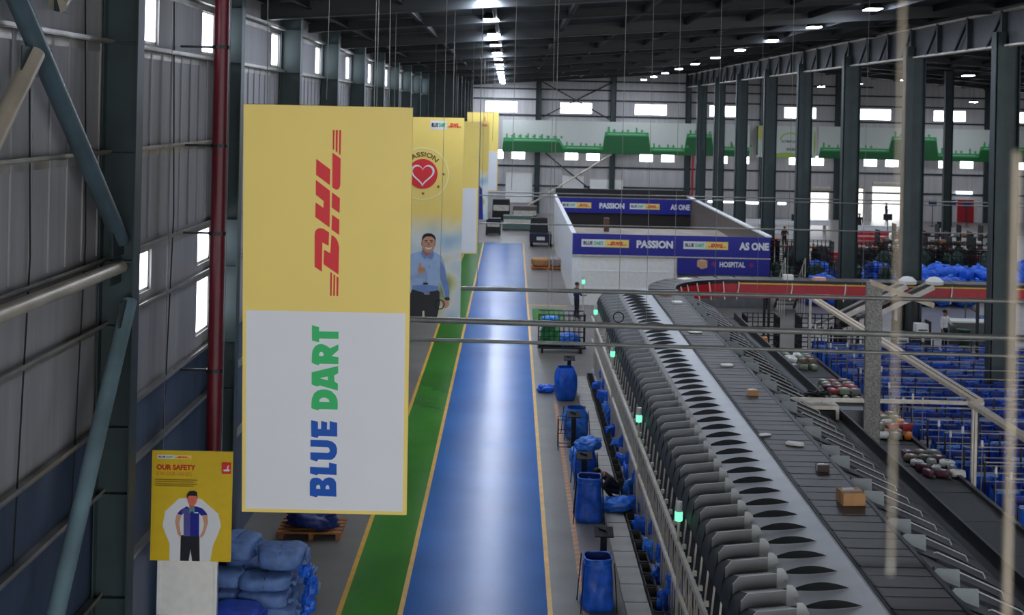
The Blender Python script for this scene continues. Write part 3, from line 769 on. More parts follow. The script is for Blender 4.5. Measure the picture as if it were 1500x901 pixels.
# far-side chutes, darker
def make_rchute():
    t = thing('dark_chute', 'dark chute falling away on the right of the sorter belt', 'chute', (0, 0, 0), 0, 'dark chutes on the right of the sorter')
    m = MB()
    def fn(u, v): return (6.53+1.75*u, v*.72, 3.05-.75*u+.05*(1-v)*math.sin(PI*u))
    m.grid(fn, 8, 3); m.build('slide', dark, t, True)
    m = MB(); m.tube([(6.95, .02, 2.98), (7.0, 0, 3.0), (7.75, 0, 2.68), (7.8, .03, 2.58)], .012, 6); m.build('lip', clearm, t)
    m = MB(); m.prism([(7.0, 2.9), (8.28, 2.3), (8.28, 2.22), (7.0, 2.6)], -.01, .0); m.build('divider', dark2, t)
    return t
def make_flap():
    f = thing('chute_flap', 'pale grey flap standing at the right edge of the belt', 'flap', (0, 0, 0), 0, 'pale flaps along the right edge of the belt')
    m = MB(); m.prism([(6.53, 3.13), (6.58, 3.18), (6.92, 3.17), (6.94, 2.84), (6.72, 2.98)], -.005, .005); m.build('plate', M('flap_grey', (142, 150, 152), .4, var=.08), f)
    m = MB(); m.tube([(6.53, .015, 3.08), (6.53, .015, 3.2)], .014, 6); m.build('hinge', dark, f)
    return f
rc = make_rchute(); fl = make_flap(); first = True; i = 0; y = 14.44
while y < 44.5:
    o = rc if i == 0 else dup(rc)
    o.location = (0, y, 0)
    if i % 3 != 2:
        q = fl if first else dup(fl); first = False; q.location = (0, y+.3, 0)
    y += .72; i += 1
t = thing('take_away_conveyor', 'wide black belt conveyor running beside the blue bag racks', 'conveyor', (0, 0, 0))
m = MB(); m.box(9.55, 11.3, 14.5, 44.5, .92, 1.0); m.build('belt', dark2, t)
m = MB(); m.box(9.42, 9.55, 14.5, 44.5, .8, 1.12); m.build('side_rail', dark, t)
m = MB(); m.box(11.3, 11.4, 14.5, 44.5, .8, 1.1); m.build('side_rail', dark, t)
y = 18.
while y < 44:
    m = MB(); m.box(9.56, 11.29, y, y+.03, 1.0, 1.008); m.build('belt_joint', clearm if False else dark, t)
    m = MB(); m.box(9.5, 9.6, y-.05, y+.05, 0, .8); m.box(11.25, 11.35, y-.05, y+.05, 0, .8); m.build('leg', dark, t); y += 2.
t = thing('side_trough', 'black catch trough along the outer ends of the dark chutes', 'trough', (0, 0, 0))
m = MB(); m.box(8.28, 8.62, 14.5, 44.5, 2.12, 2.2); m.build('floor', dark2, t)
m = MB(); m.box(8.62, 8.68, 14.5, 44.5, 2.1, 2.42); m.build('outer_side', dark, t)
y = 18.
while y < 44:
    m = MB(); m.box(8.45, 8.55, y-.05, y+.05, 0, 2.12); m.build('leg', dark, t); y += 3.
# parcels riding on the belt
def parcel(x, y, z, dx, dy, dz, m, lab, cat='parcel', rz=0., grp=None, tape=None, soft=False):
    t = thing('parcel', lab, cat, (x, y, z), rz, grp)
    b = MB()
    if soft: b.blob((0, 0, dz*.5), dx/2, dy/2, dz/2, None, .6, .06, int(x*31+y*17))
    else: b.box(-dx/2, dx/2, -dy/2, dy/2, 0, dz)
    b.build('wrapping' if soft else 'carton', m, t, soft)
    if tape: MB().box(-dx/2-.002, dx/2+.002, -dy*.1, dy*.1, -.001+.003, dz+.003).build('tape', tape, t); MB().box(-dx*.3, dx*.2, dy*.15, dy*.4, dz, dz+.003).build('address_label', white, t)
    return t
ZB = 3.175
parcel(6.12, 20.55, ZB, .40, .34, .22, cardb, 'brown taped carton on the belt, nearest and largest', 'parcel', .1, None, M('tape_brown', (150, 96, 50), .4))
parcel(6.1, 22.35, ZB, .22, .16, .13, M('parcel_dark', (60, 32, 30), .5), 'small dark box with a white side on the belt behind the brown carton', 'parcel', .1, None, white)
parcel(5.98, 24.05, ZB, .38, .2, .07, prow, 'white and orange pointed packet lying on the belt', 'parcel', -.3, None, None, True)
parcel(5.5, 24.7, 3.19, .3, .16, .03, prow, 'small white slip caught on the left edge of the belt', 'parcel', .5, None, None, True)
parcel(5.98, 28.3, ZB, .24, .2, .13, M('parcel_ochre', (170, 120, 70), .5), 'tiny brown box alone in the middle of the belt', 'parcel', .1, None, clearm)
parcel(5.95, 31.5, ZB, .36, .25, .05, prow, 'white envelope on the belt beyond the tiny brown box', 'parcel', .3, None, None, True)
parcel(5.82, 36.2, ZB, .42, .3, .05, prow, 'white envelope on the belt, second from the brown box', 'parcel', -.2, None, None, True)
parcel(6.05, 41.8, ZB, .36, .34, .05, prow, 'white flat packet near the far end of the belt', 'parcel', .1)
parcel(5.86, 43.6, ZB, .4, .42, .06, proo, 'orange packet near the far end of the belt', 'parcel', .05)
parcel(7.2, CY+2.15+.55, ZB, .5, .4, .05, prow, 'white flat packet on the bend of the belt', 'parcel', .6)
parcel(11.6, CY+3.4, ZB, .4, .3, .2, prow, 'small white carton on the far run of the loop', 'parcel', 0)
parcel(12.9, CY+3.4, ZB, .5, .3, .12, M('parcel_peach', (222, 170, 150), .5), 'peach coloured box on the far run of the loop', 'parcel', 0)
# green signal lights on the frame
def signal(x, y, z, hh, lab, grp, lit=True, s=1.):
    t = thing('signal_light', lab, 'signal light', (x, y, z), 0, grp)
    m = MB(); m.tube([(0,0,0), (0,0,hh)], .022*s, 8); m.build('pole', galv if lit else girtm, t)
    m = MB(); m.lathe([(.05*s, hh), (.062*s, hh+.02), (.062*s, hh+.13*s), (.055*s, hh+.15*s)], 14, None); m.build('lens', greenlit if lit else clearcap, t, 'auto')
    m = MB(); m.lathe([(.055*s, hh+.15*s), (.055*s, hh+.27*s), (.05*s, hh+.3*s), (.0, hh+.302*s)], 14); m.build('cap', clearcap, t, 'auto')
    return t
for y, lab in ((21.8, 'green signal light on a pole by the chutes, nearest one'), (28.7, 'green signal light on a pole by the chutes, second from the front'), (36.3, 'green signal light on a pole by the chutes, third from the front'), (43.8, 'green signal light on a pole by the chutes, near the far end'), (51.5, 'green signal light on a pole by the white panels')):
    signal(3.27, y, 0, 2.35, lab, 'green signal lights beside the aisle', True, 1.2)

# ------------------------------------------------------------------ aisle: slabs, trays, bags
y = 20.3; i = 0; first = None
while y < 43:
    if i == 0:
        m = MB(); m.box(-.245, .245, -.44, .44, 0, .10, None, (.985, .99)); first = m.build('floor_slab', slabm); first.location = (2.70, y, 0)
        tag(first, 'grey slab in the row between the aisle and the black trays', 'slab', 'slabs along the aisle')
    else: dup(first, (2.70+R.uniform(-.012, .012), y, 0))
    y += .905; i += 1
def make_tray():
    t = thing('black_tray', 'open black tray in the row at the foot of the chute frame', 'tray', (0,0,0), 0, 'black trays at the foot of the chute frame')
    m = MB()
    for a in (-.11, .10): m.box(a, a+.012, -.28, .28, 0, .18)
    m.box(-.11, .11, -.28, -.268, 0, .18); m.box(-.11, .11, .268, .28, 0, .18); m.box(-.11, .11, -.28, .28, 0, .012); m.build('bin', M('tray_grey', (66, 64, 60), .6, var=.2), t)
    m = MB(); m.box(-.115, .115, -.295, -.265, .18, .19); m.box(.08, .115, -.295, .29, .18, .19); m.build('rim', dark, t)
    return t
tr = make_tray(); y = 20.6; i = 0
while y < 43.5:
    o = tr if i == 0 else dup(tr)
    o.location = (3.08, y, 0); y += .63; i += 1
def mailbag(x, y, w_, h, lab, rz=0., grp=None, m=bluebag, full=False, seed=1, stand=True):
    """open blue bag stretched on a stand: rounded square section, wrinkled"""
    t = thing('mail_bag', lab, 'bag', (x, y, 0), rz, grp)
    rr = random.Random(seed); n = 40; rows = 16; ph = [rr.uniform(0, 6) for _ in range(5)]
    def ring(f, k, z):
        o = []
        for i in range(n):
            a = 2*PI*i/n; ca, sa = math.cos(a), math.sin(a)
            q = (abs(ca)**4+abs(sa)**4)**(-.25)
            wr = .018*math.sin(5*a+7*f+ph[0])*(1-f*.5)+.012*math.sin(9*a-9*f+ph[1])+.022*math.sin(2*a+10*f+ph[2])*(f < .9)
            r = (w_/2*k)*q*(1+wr*1.6)
            o.append((r*ca, r*sa*.9, z))
        return o
    v = []
    ks = []
    for j in range(rows+1):
        f = j/rows; k = 1.10-.20*f if not full else .9+.25*math.sin(PI*min(1, f*1.0))-.25*max(0, f-.75)*2
        if j == 0: k *= .93
        v += ring(f, k, f*h)
    fs = [(j*n+i, j*n+(i+1)%n, (j+1)*n+(i+1)%n, (j+1)*n+i) for j in range(rows) for i in range(n)]
    fs.append(tuple(range(n)))
    mb = MB().add(v, fs); cl = mb.build('cloth', m, t, True)
    if not full:
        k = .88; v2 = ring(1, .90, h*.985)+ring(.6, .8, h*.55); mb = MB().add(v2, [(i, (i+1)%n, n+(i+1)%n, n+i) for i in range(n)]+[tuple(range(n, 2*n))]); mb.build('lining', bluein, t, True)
        mb = MB(); rg = ring(1, .91, h); mb.tube(rg+[rg[0]], .016, 6); mb.build('rim', bluebag2, cl, True)
        mb = MB(); rg = ring(.94, .935, h*.9); mb.tube(rg+[rg[0]], .008, 5); mb.build('hem', bluebag2, cl, True)
    if stand:
        for sx in (-1, 1):
            for sy in (-1, 1):
                mb = MB(); mb.tube([(sx*w_*.5, sy*w_*.46, h*.96), (sx*w_*.61, sy*w_*.55, 0)], .012, 6); mb.build('stand_leg', black, t)
    return t
mailbag(1.90, 23.45, .60, 1.02, 'tall open blue bag standing nearest the camera beside the slabs', .06, None, bluebag, False, 3)
mailbag(2.06, 28.45, .62, 1.06, 'tall open blue bag in front of the crouching person', -.05, None, bluebag, False, 5)
mailbag(2.02, 40.3, .66, 1.12, 'full round blue bag farthest along the aisle, by the flat bag', .2, None, bluebag, True, 8, False)
mailbag(2.12, 35.6, .66, .92, 'bulging pale blue bag on a wire stand in mid aisle', .1, None, bluebag2, True, 9)
mailbag(2.12, 31.0, .55, 1.0, 'blue bag behind a dark scanner tray, heaped with plastic', .1, None, bluebag, True, 12)
def crumple(x, y, rx, ry, rz_, lab, seed, m=bluebag2, z=0., grp=None, name='crumpled_bag'):
    b = MB(); b.blob((0, 0, rz_*.8), rx, ry, rz_, None, .75, .13, seed, 30, 18, 4.5, -.8)
    b.blob((rx*.45, ry*.2, rz_*1.1), rx*.4, ry*.5, rz_*.5, None, .8, .2, seed+1, 18, 10, 5)
    o = b.build(name, m, None, True); o.location = (x, y, z); o.rotation_euler = (0, 0, seed*.7)
    return tag(o, lab, 'plastic bag', grp)
crumple(2.78, 29.0, .48, .35, .15, 'crumpled blue plastic heap beside the crouching person', 4, z=.1)
crumple(1.38, 41.3, .28, .22, .13, 'small flat blue bag lying left of the full round bag', 5, bluebag)
crumple(2.16, 30.95, .34, .28, .16, 'crumpled blue plastic heaped on top of the bag behind the tray', 6, bluebag2, 1.0)
crumple(2.10, 32.3, .42, .3, .3, 'crumpled bright blue heap on the floor in mid aisle', 7, bluebag2, 0)
crumple(2.1, 20.6, .2, .15, .1, 'scrap of blue plastic at the bottom edge of the aisle', 8)
for i in range(15):
    y = 22.2+1.35*i+R.uniform(-.3, .3)
    crumple(3.29+R.uniform(-.03, .03), y, .09, .24, .15+R.uniform(0, .1), 'blue plastic bag bunched at the foot of the chute frame', 20+i, bluebag if i % 3 else bluebag2, .01, 'blue bags at the foot of the chute frame')
for i in range(12):
    y = 23+1.7*i
    crumple(3.42, y, .07, .2, .2, 'blue plastic bag hanging inside the chute frame', 60+i, bluebag, .45, 'blue bags hanging inside the chute frame')
tag(MB().prism([(-.12, 0), (.12, 0), (.02, .35), (-.04, .3)], -.15, .15).build('cardboard_scrap', cardb, None, False, (3.1, 21.6, .19)), 'torn piece of cardboard sticking out of a black tray', 'cardboard')
def stand(x, y, lab, z=1.12):
    t = thing('scanner_stand', lab, 'stand', (x, y, 0), 0, 'scanner stands along the aisle')
    MB().box(-.17, .17, -.12, .12, 0, .02).build('foot', dark, t)
    MB().box(-.07, .07, -.03, .03, .02, z-.05).build('column', dark, t)
    m = MB(); m.prism([(-.13, -.06), (.13, .06), (.12, .085), (-.14, -.035)], -.20, .20, 'x'); o = m.build('tray', dark, t); o.location = (0, 0, z)
    m = MB(); m.tube([(-.05, .03, z+.03), (.04, 0, z+.06), (.09, -.06, z-.02), (.02, -.1, z-.1)], .012, 6); m.build('scanner_cable', black, t)
    m = MB(); m.tube([(-.1, .06, z+.07), (.05, -.02, z+.05)], [.03, .022], 8); m.build('scanner', black, t)
    return t
stand(2.10, 24.5, 'dark scanner tray on a post behind the nearest blue bag'); stand(2.02, 29.9, 'dark scanner tray on a post left of the crouching person')
stand(2.0, 34.6, 'dark scanner tray in front of the bulging pale blue bag', .95); stand(2.18, 41.3, 'dark scanner tray behind the full round blue bag', 1.2)
t = thing('wire_stand', 'empty thin wire bag stand in mid aisle', 'stand', (1.75, 34.4, 0))
for (x, y) in ((-.22, -.2), (.22, -.2), (-.22, .2), (.22, .2)): MB().tube([(x, y, 0), (x, y, .9)], .012, 6).build('leg', black, t)
m = MB(); 
for z in (.1, .5, .9): m.tube([(-.22,-.2,z), (.22,-.2,z), (.22,.2,z), (-.22,.2,z), (-.22,-.2,z)], .01, 6)
m.build('hoop', black, t)
# roll cage
t = thing('roll_cage', 'black wire roll cage holding green and blue bags at the far aisle', 'trolley', (2.2, 48.3, 0))
for (x0, y0, x1, y1, nm) in ((-.95, -.5, .95, -.5, 'front_mesh'), (-.95, .5, .95, .5, 'back_mesh'), (-.95, -.5, -.95, .5, 'side_mesh'), (.95, -.5, .95, .5, 'side_mesh')):
    m = MB(); n = 9 if 'side' not in nm else 5
    for i in range(n+1):
        f = i/n; x = x0+(x1-x0)*f; y = y0+(y1-y0)*f; m.tube([(x, y, .25), (x, y, 1.6)], .014, 5)
    for i in range(7):
        z = .25+1.35*i/6; m.tube([(x0, y0, z), (x1, y1, z)], .014 if i % 6 else .025, 5)
    m.build(nm, black, t)
m = MB(); m.box(-1, 1, -.53, .53, .2, .26); m.build('deck', dark, t)
for x in (-.8, .8):
    for y in (-.4, .4):
        m = MB(); m.tube([(x-.03, y, .1), (x+.03, y, .1)], .1, 12); m.box(x-.04, x+.04, y-.02, y+.02, .1, .2); m.build('caster', black, t, 'auto')
crumple(1.75, 48.3, .42, .3, .45, 'green bag inside the roll cage', 31, M('green_bag', (60, 150, 80), .45, var=.25, bump=.4), .27)
crumple(2.5, 48.3, .45, .35, .25, 'blue bag lying inside the roll cage', 32, bluebag2, .27)
crumple(1.7, 48.2, .4, .3, .2, 'light blue bag on top of the green bag in the roll cage', 33, M('cyan_bag', (50, 140, 220), .45, var=.25, bump=.4), 1.1)
# sacks at the left
def sack(x, y, z, l, w_, h, rz, lab, seed, m=sackm):
    t = thing('filled_sack', lab, 'sack', (x, y, z), rz, 'filled sacks piled by the left wall')
    b = MB(); b.blob((0, 0, h/2), l/2, w_/2, h/2, None, .55, .035, seed, 28, 16, 3.); b.build('body', m, t, True)
    b = MB(); b.blob((l*.53, 0, h*.5), l*.08, w_*.28, h*.18, None, .8, .2, seed+9, 14, 9, 4); b.build('tied_end', m, t, True)
    b = MB(); b.tube([(0, -w_/2*.97, h*.35), (0, -w_*.40, h*.9), (0, 0, h*1.0), (0, w_*.40, h*.9), (0, w_/2*.97, h*.35)], .008, 5); b.build('seam', dark, t)
    return t
pos = [(-4.32, 22.55, 1.05, .92, .8, .40, .1, 'right one on top of the pile'), (-5.2, 22.9, 1.10, .8, .8, .42, -.2, 'left one on top of the pile'),
       (-4.55, 22.3, .72, 1.0, .62, .30, .05, 'right one in the second layer'), (-5.4, 22.4, .72, .8, .6, .30, 0, 'left one in the second layer'),
       (-4.55, 22.2, .45, 1.0, .6, .30, -.06, 'right one in the third layer'), (-5.4, 22.2, .45, .8, .6, .3, .1, 'left one in the third layer'),
       (-4.45, 22.25, .2, 1.0, .6, .28, 0, 'right one in the fourth layer'), (-5.4, 22.2, .2, .8, .6, .28, 0, 'left one in the fourth layer'), (-4.35, 22.25, 0, 1.0, .6, .24, 0, 'right one at the bottom'), (-5.4, 22.2, 0, .9, .6, .24, 0, 'left one at the bottom'),
       (-4.3, 23.5, 0, .95, .7, .42, .2, 'right one in the back row, bottom'), (-4.35, 23.45, .4, .95, .7, .4, -.1, 'right one in the back row, middle'), (-5.2, 23.5, 0, .8, .7, .4, 0, 'left one in the back row, bottom'), (-5.2, 23.5, .4, .8, .7, .42, 0, 'left one in the back row, middle')]
for i, p in enumerate(pos): sack(*p[:7], 'blue grey filled sack by the left wall, '+p[7], 40+i)
sack(-4.85, 21.35, 0, 1.0, .8, .42, .1, 'bright blue filled sack in front of the pile, lower one', 70, sackm2); sack(-4.9, 21.4, .40, .9, .8, .36, 0, 'bright blue filled sack in front of the pile, upper one', 71, sackm2)
for i in range(6):
    crumple(-3.78+R.uniform(-.08, .1), 22.3, .12, .1, .12, 'loose blue plastic end hanging at the side of the sack pile', 80+i, bluebag, .1+.17*i, 'loose ends at the side of the sack pile')
t = thing('pallet_jack', 'orange pallet with blue sheet beyond the sack pile', 'pallet', (-4.5, 27.2, 0))
m = MB()
for i in range(5): m.box(-.75, .75, -.5+.22*i, -.36+.22*i, .14, .18)
for x in (-.7, 0, .62): m.box(x, x+.09, -.5, .52, 0, .14)
m.build('deck', woodm, t)
crumple(-4.5, 27.2, .6, .45, .22, 'dark blue sheet heaped on the orange pallet', 90, M('dark_blue_sheet', (20, 40, 100), .5, var=.3, bump=.4), .19)
t = thing('white_partition', 'white panel standing low beside the nearest column', 'panel', (-5.5, 20.3, 0))
MB().box(-.55, .5, 0, .04, 0, 2.05).build('board', cream, t)
m = MB(); m.box(-.55, -.5, -.02, .06, 0, 2.08); m.box(.45, .5, -.02, .06, 0, 2.08); m.box(-.55, .5, -.02, .06, 1.0, 1.05); m.build('frame', white, t)

# ------------------------------------------------------------------ site office with blue fascias
OX0, OX1, OY0, OY1, OH = 3.2, 13.4, 60.0, 88.0, 3.7
t = thing('site_office', 'white walled roofless office block beyond the sorter', 'office', (OX0, OY0, 0))
m = MB(); m.box(0, .12, 0, OY1-OY0, 0, OH); m.build('side_wall', cream, t)
m = MB(); m.box(OX1-OX0-.12, OX1-OX0, 0, OY1-OY0, 0, OH); m.build('side_wall', M('office_taupe', (104, 94, 86), .7), t)
m = MB(); m.box(OX1-OX0-.2, OX1-OX0+.08, -.1, OY1-OY0, OH, OH+.08); m.box(-.06, .18, -.1, OY1-OY0, OH, OH+.04); m.build('wall_cap', white, t)
m = MB(); m.box(.12, OX1-OX0-.12, OY1-OY0-.15, OY1-OY0, 0, 4.15); m.build('end_wall', M('office_dark', (40, 36, 36), .7), t)
m = MB(); m.box(.12, OX1-OX0-.12, 25.9, 26.0, 0, 2.6); m.build('inner_wall', M('office_dark', (40, 36, 36), .7), t)
m = MB(); m.box(.12, OX1-OX0-.12, .3, 14.5, 2.5, 2.56); m.build('ceiling_board', M('office_ceiling', (150, 138, 124), .7, var=.2, scale=1), t)
m = MB(); m.box(2.6, 2.9, 12, 12.5, 2.56, 3.4); m.build('service_box', M('brown_box', (90, 62, 50), .6), t)
m = MB(); m.box(.05, .42, -.06, .06, 0, 2.62); m.build('corner_post', white, t)
m = MB(); m.box(.42, 5.3, -.02, .05, 0, 2.58); m.build('front_panel', cream, t)
for i in range(5):
    x = .42+1.17*i; m = MB(); m.box(x, x+.09, -.07, -.02, 0, 2.58); m.build('batten', white, t)
for z in (.85, 1.75):
    m = MB(); m.box(.42, 5.3, -.05, -.02, z, z+.06); m.build('batten', white, t)
m = MB(); m.box(.42, 5.45, -.08, .06, 2.5, 2.62); m.box(5.3, 5.45, -.06, .06, 1.0, 2.6); m.build('door_frame', galv, t)
m = MB(); m.box(5.45, OX1-OX0, .0, .06, 0, 1.75); m.build('lower_front', M('office_shutter', (96, 98, 100), .5, var=.2, scale=3), t)
def fascia(x0, x1, y, z0, z1, lab):
    t = thing('fascia_sign', lab, 'sign', (x0, y, z0), 0, 'blue signs of the site office')
    MB().box(0, x1-x0, 0, .07, 0, z1-z0).build('panel', navy, t)
    return t
F1 = [(3.63, 6.1, 8.9, 11.2), (6.5, 8.35), (11.8, 13.3)]
t = fascia(3.2, 13.4, 59.85, 2.62, 3.70, 'nearer blue PASSION AS ONE sign on the white office front')
def fas(t, ox, plates, pas, one, zc, ph, th):
    for a, b in plates:
        mb = MB(); minilogo(mb, a-ox, b-ox, zc-ph/2, zc+ph/2, -.008); mb.build('name_plate', None, t)
        shapes([(minidhl(a-ox, b-ox, zc-ph/2, zc+ph/2), sred)], 'name_plate', t, .008, -.008)
    mb = MB(); text(mb, 'PASSION', pas[0]-ox, pas[1]-ox, zc-th/2, zc+th/2, -.012, bwhite, .05); mb.build('lettering', None, t)
    mb = MB(); text(mb, 'AS ONE', one[0]-ox, one[1]-ox, zc-th/2, zc+th/2, -.012, bwhite, .05); mb.build('lettering', None, t)
fas(t, 3.2, [(3.66, 6.1), (8.92, 11.22)], (6.5, 8.38), (11.8, 13.33), .60, .40, .40)
m = MB(); m.box(-.02, 10.22, -.03, .09, -.05, 0); m.build('bottom_trim', galv, t)
t = fascia(8.62, 13.4, 59.85, 1.72, 2.56, 'small blue HOSPITAL sign under the nearer PASSION sign')
mb = MB(); text(mb, 'HOSPITAL', 2.18, 3.5, .40, .68, -.012, bwhite, .04); mb.build('lettering', None, t)
cr = [(-.12,.04),(-.04,.04),(-.04,.12),(.04,.12),(.04,.04),(.12,.04),(.12,-.04),(.04,-.04),(.04,-.12),(-.04,-.12),(-.04,-.04),(-.12,-.04)]
shapes([([[(x+1.88, z+.55) for x, z in cr]], M('print_magenta', (150, 30, 90), .5)), ([[(x+3.83, z+.52) for x, z in cr]], M('print_magenta', (150, 30, 90), .5)),
        ([[(1.02,.42),(1.02,.72),(1.25,.80),(1.55,.72),(1.55,.36),(1.25,.28)]], M('print_box', (206, 160, 120), .5)), ([[(1.02,.72),(1.25,.80),(1.55,.72),(1.28,.66)]], M('print_box_top', (222, 184, 150), .5))], 'emblem', t, .006)
t = fascia(3.36, 13.24, 85.7, 2.52, 3.68, 'farther blue PASSION AS ONE sign on the office rear')
fas(t, 3.36, [(3.72, 5.9), (8.75, 10.95)], (6.5, 8.35), (11.75, 13.2), .55, .42, .42)
# stair by the office
t = thing('stair', 'small open stair with pale hand rails beside the blue HOSPITAL sign', 'stair', (13.7, 59, 0))
for k in range(8):
    m = MB(); m.box(0, 1.0, .28*k-1.2, .28*k-.9, 2.0-.25*k, 2.04-.25*k); m.build('tread', dark, t)
for x in (0, 1.0):
    m = MB(); m.tube([(x, -1.2, 2.9), (x, 1.0, .9)], .035, 8); m.build('hand_rail', galv, t)
    m = MB(); m.bar((x, -1.2, 2.0), (x, 1.0, .05), .05, .2); m.build('stringer', dark, t)
    for k in range(5):
        m = MB(); m.tube([(x, -1.2+.5*k, 0), (x, -1.2+.5*k, 2.9-.455*k)], .022, 6); m.build('baluster', galv, t)

# ------------------------------------------------------------------ blue bag racks
def make_rackbag():
    t = thing('rack_bag', 'blue bag hanging open in the rows of the sorting racks', 'bag', (0,0,0), 0, 'blue bags hanging in the sorting racks')
    m = MB()
    def prof(f): return (.30-.02*math.sin(PI*f), .26+.05*math.sin(PI*f))
    n = 20; rows = 7; v = []
    for j in range(rows+1):
        f = j/rows; a, b = prof(f)
        for i in range(n):
            th = 2*PI*i/n; ca, sa = math.cos(th), math.sin(th); q = (abs(ca)**5+abs(sa)**5)**-.2
            w_ = 1+.05*math.sin(7*th+5*f)+.04*math.sin(3*th-8*f)
            v.append((a*ca*q*w_, b*sa*q*w_, .35+.62*f+(.10 if sa > .2 and j == rows else 0)))
    m.add(v, [(j*n+i, j*n+(i+1)%n, (j+1)*n+(i+1)%n, (j+1)*n+i) for j in range(rows) for i in range(n)]+[tuple(range(n))]); m.build('cloth', bluebag, t, True)
    m = MB(); v = []
    for z, k in ((.975, .93), (.74, .84)):
        for i in range(n):
            th = 2*PI*i/n; ca, sa = math.cos(th), math.sin(th); q = (abs(ca)**5+abs(sa)**5)**-.2
            v.append((.30*ca*q*k, .26*sa*q*k, z+(.08 if sa > .2 and z > .9 else 0)))
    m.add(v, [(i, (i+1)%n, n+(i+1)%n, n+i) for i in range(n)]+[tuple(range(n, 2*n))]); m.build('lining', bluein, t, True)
    m = MB(); m.box(-.3, .3, -.285, -.262, .90, .98); m.build('hem_highlight', M('blue_hem_highlight', (120, 168, 244), .4, var=.3, scale=9), t)  # highlight along the bag's top edge, painted as a pale hem
    return t
rb = make_rackbag(); used = False
rb2 = None
rowY = [27.2+1.32*i for i in range(15)]
for i, y in enumerate(rowY):
    xmax = .447*y+1.6; nx = max(2, int((xmax-11.9)/.74)+1)
    t = thing('sorting_rack', 'long grey rack of posts and rails holding a row of blue bags', 'rack', (11.9, y, 0), 0, 'sorting racks on the right')
    L = nx*.74
    for z in (.22, 1.02, 1.5):
        m = MB(); m.box(-.02, L, -.32, -.29, z-.012, z+.012); 
        if z < 1.2: m.build('rail', girtm, t)
        m = MB(); m.box(-.02, L, .29, .32, z-.012, z+.012); m.build('rail', girtm, t)
    for k in range(0, nx+1, 2):
        m = MB(); m.box(.74*k-.02, .74*k+.02, -.33, -.29, 0, 1.04); m.build('post', dark, t)
        m = MB(); m.box(.74*k-.02, .74*k+.02, .29, .33, 0, 1.5); m.build('post', dark, t)
    for k in range(nx):
        if R.random() < .06 or (abs(12.27+.74*k-17) < .85 and abs(y-40.14) < .75): continue
        o = rb if not used else dup(rb)
        used = True
        o.location = (11.9+.37+.74*k, y, R.uniform(0, .05)); o.rotation_euler = (R.uniform(-.06, .03), R.uniform(-.03, .03), R.uniform(-.08, .08)); o.scale = (R.uniform(.92, 1.06), R.uniform(.92, 1.05), R.uniform(.9, 1.06))
# posts with small lamps along the take away conveyor
for i in range(22):
    y = 24.5+.95*i
    signal(11.55+.06*math.sin(i*2.1), y, 0, 1.9+.25*math.sin(i*1.7), 'thin signal post with a small white lamp along the bag racks', 'signal posts along the bag racks', False, .55)
# parcels heaped at the rack ends
cols = [prog, prow, M('parcel_taupe', (120, 104, 92), .6, var=.2), M('parcel_red', (150, 40, 44), .5), M('parcel_sage', (128, 140, 120), .6), M('parcel_plum', (88, 50, 62), .5), proo, cardb]
heap_src = {}
def small_parcel(x, y, z, s, k, lab, grp):
    key = k
    if key not in heap_src:
        t = thing('packet', lab, 'packet', (x, y, z), R.uniform(0, 3), grp)
        b = MB(); b.blob((0, 0, .5), .62, .45, .5, None, .5, .07, k*3+1, 14, 8, 3.5); b.build('wrapping', cols[k], t, True)
        MB().box(-.25, .15, -.2, .15, .97, 1.01).build('address_label', prow if k != 1 else prog, t)
        t.scale = (s, s, s*.62); heap_src[key] = t; return t
    return dup(heap_src[key], (x, y, z), R.uniform(0, 3), lab, grp, None, (s, s*R.uniform(.7, 1.1), s*.62))
for cxp, cyp, n, mix, nm in ((10.5, 42.0, 22, (0, 2, 4, 1), 'farthest'), (10.7, 37.5, 26, (0, 0, 4, 3, 5, 2), 'second'), (10.9, 33.4, 22, (0, 1, 2, 6, 3, 6, 4), 'third'), (11.0, 30.0, 14, (0, 1, 5, 2), 'nearest')):
    lay = 0; c_ = 0
    while c_ < n and lay < 4:
        nx_, ny_ = 3-lay//2, 5-lay
        for a in range(nx_):
            for b in range(ny_):
                small_parcel(cxp+(a-(nx_-1)/2)*.36+R.uniform(-.03, .03), cyp+(b-(ny_-1)/2)*.42+R.uniform(-.04, .04), 1.01+.19*lay, R.uniform(.27, .33), R.choice(mix), 'packet in the %s parcel heap at the end of the bag racks' % nm, 'packets in the %s parcel heap' % nm); c_ += 1
        lay += 1
# hanging beam structure
t = thing('light_beam', 'long beige beam running above the edge of the bag racks', 'beam', (11.7, 37, 3.0))
m = MB(); m.box(-.16, .16, -8.1, 8.3, -.05, .05); m.build('tray', beige, t)
for y in (-7.9, 0, 8.1): m = MB(); m.box(-.04, .04, y-.04, y+.04, -3.0, -.05); m.build('post', galv, t)
m = MB(); m.box(-.012, .012, -8.1, 8.3, .05, .062); m.build('cable_slot', dark, t)
t = thing('light_beam', 'second beige beam nearest the right edge, past the end of the long one', 'beam', (11.55, 25.2, 3.0))
m = MB(); m.box(-.2, .02, -3.5, 3.4, -.05, .05); m.build('tray', beige, t)
m = MB(); m.box(.06, .18, -3.5, 3.4, -.12, -.04); m.build('tray', beige, t)
for y in (-3.2, 3.2): m = MB(); m.box(-.1, -.04, y-.03, y+.03, -3.0, -.05); m.build('post', galv, t)
t = thing('gantry', 'grey perforated upright with a long level bar and beige arm among the racks', 'gantry', (9.42, 30.0, 0))
m = MB(); m.box(-.2, .2, -.06, .06, 1.0, 5.75); m.build('upright', M('perforated_grey', (120, 118, 114), .5, .3, var=.45, scale=22), t)
m = MB(); m.bar((-2.1, 0, 2.68), (2.9, 0, 2.68), .08, .09); m.build('level_bar', galv, t)
m = MB(); m.bar((-.1, 0, 5.75), (1.5, -.1, 5.2), .2, .12); m.build('arm', beige, t)
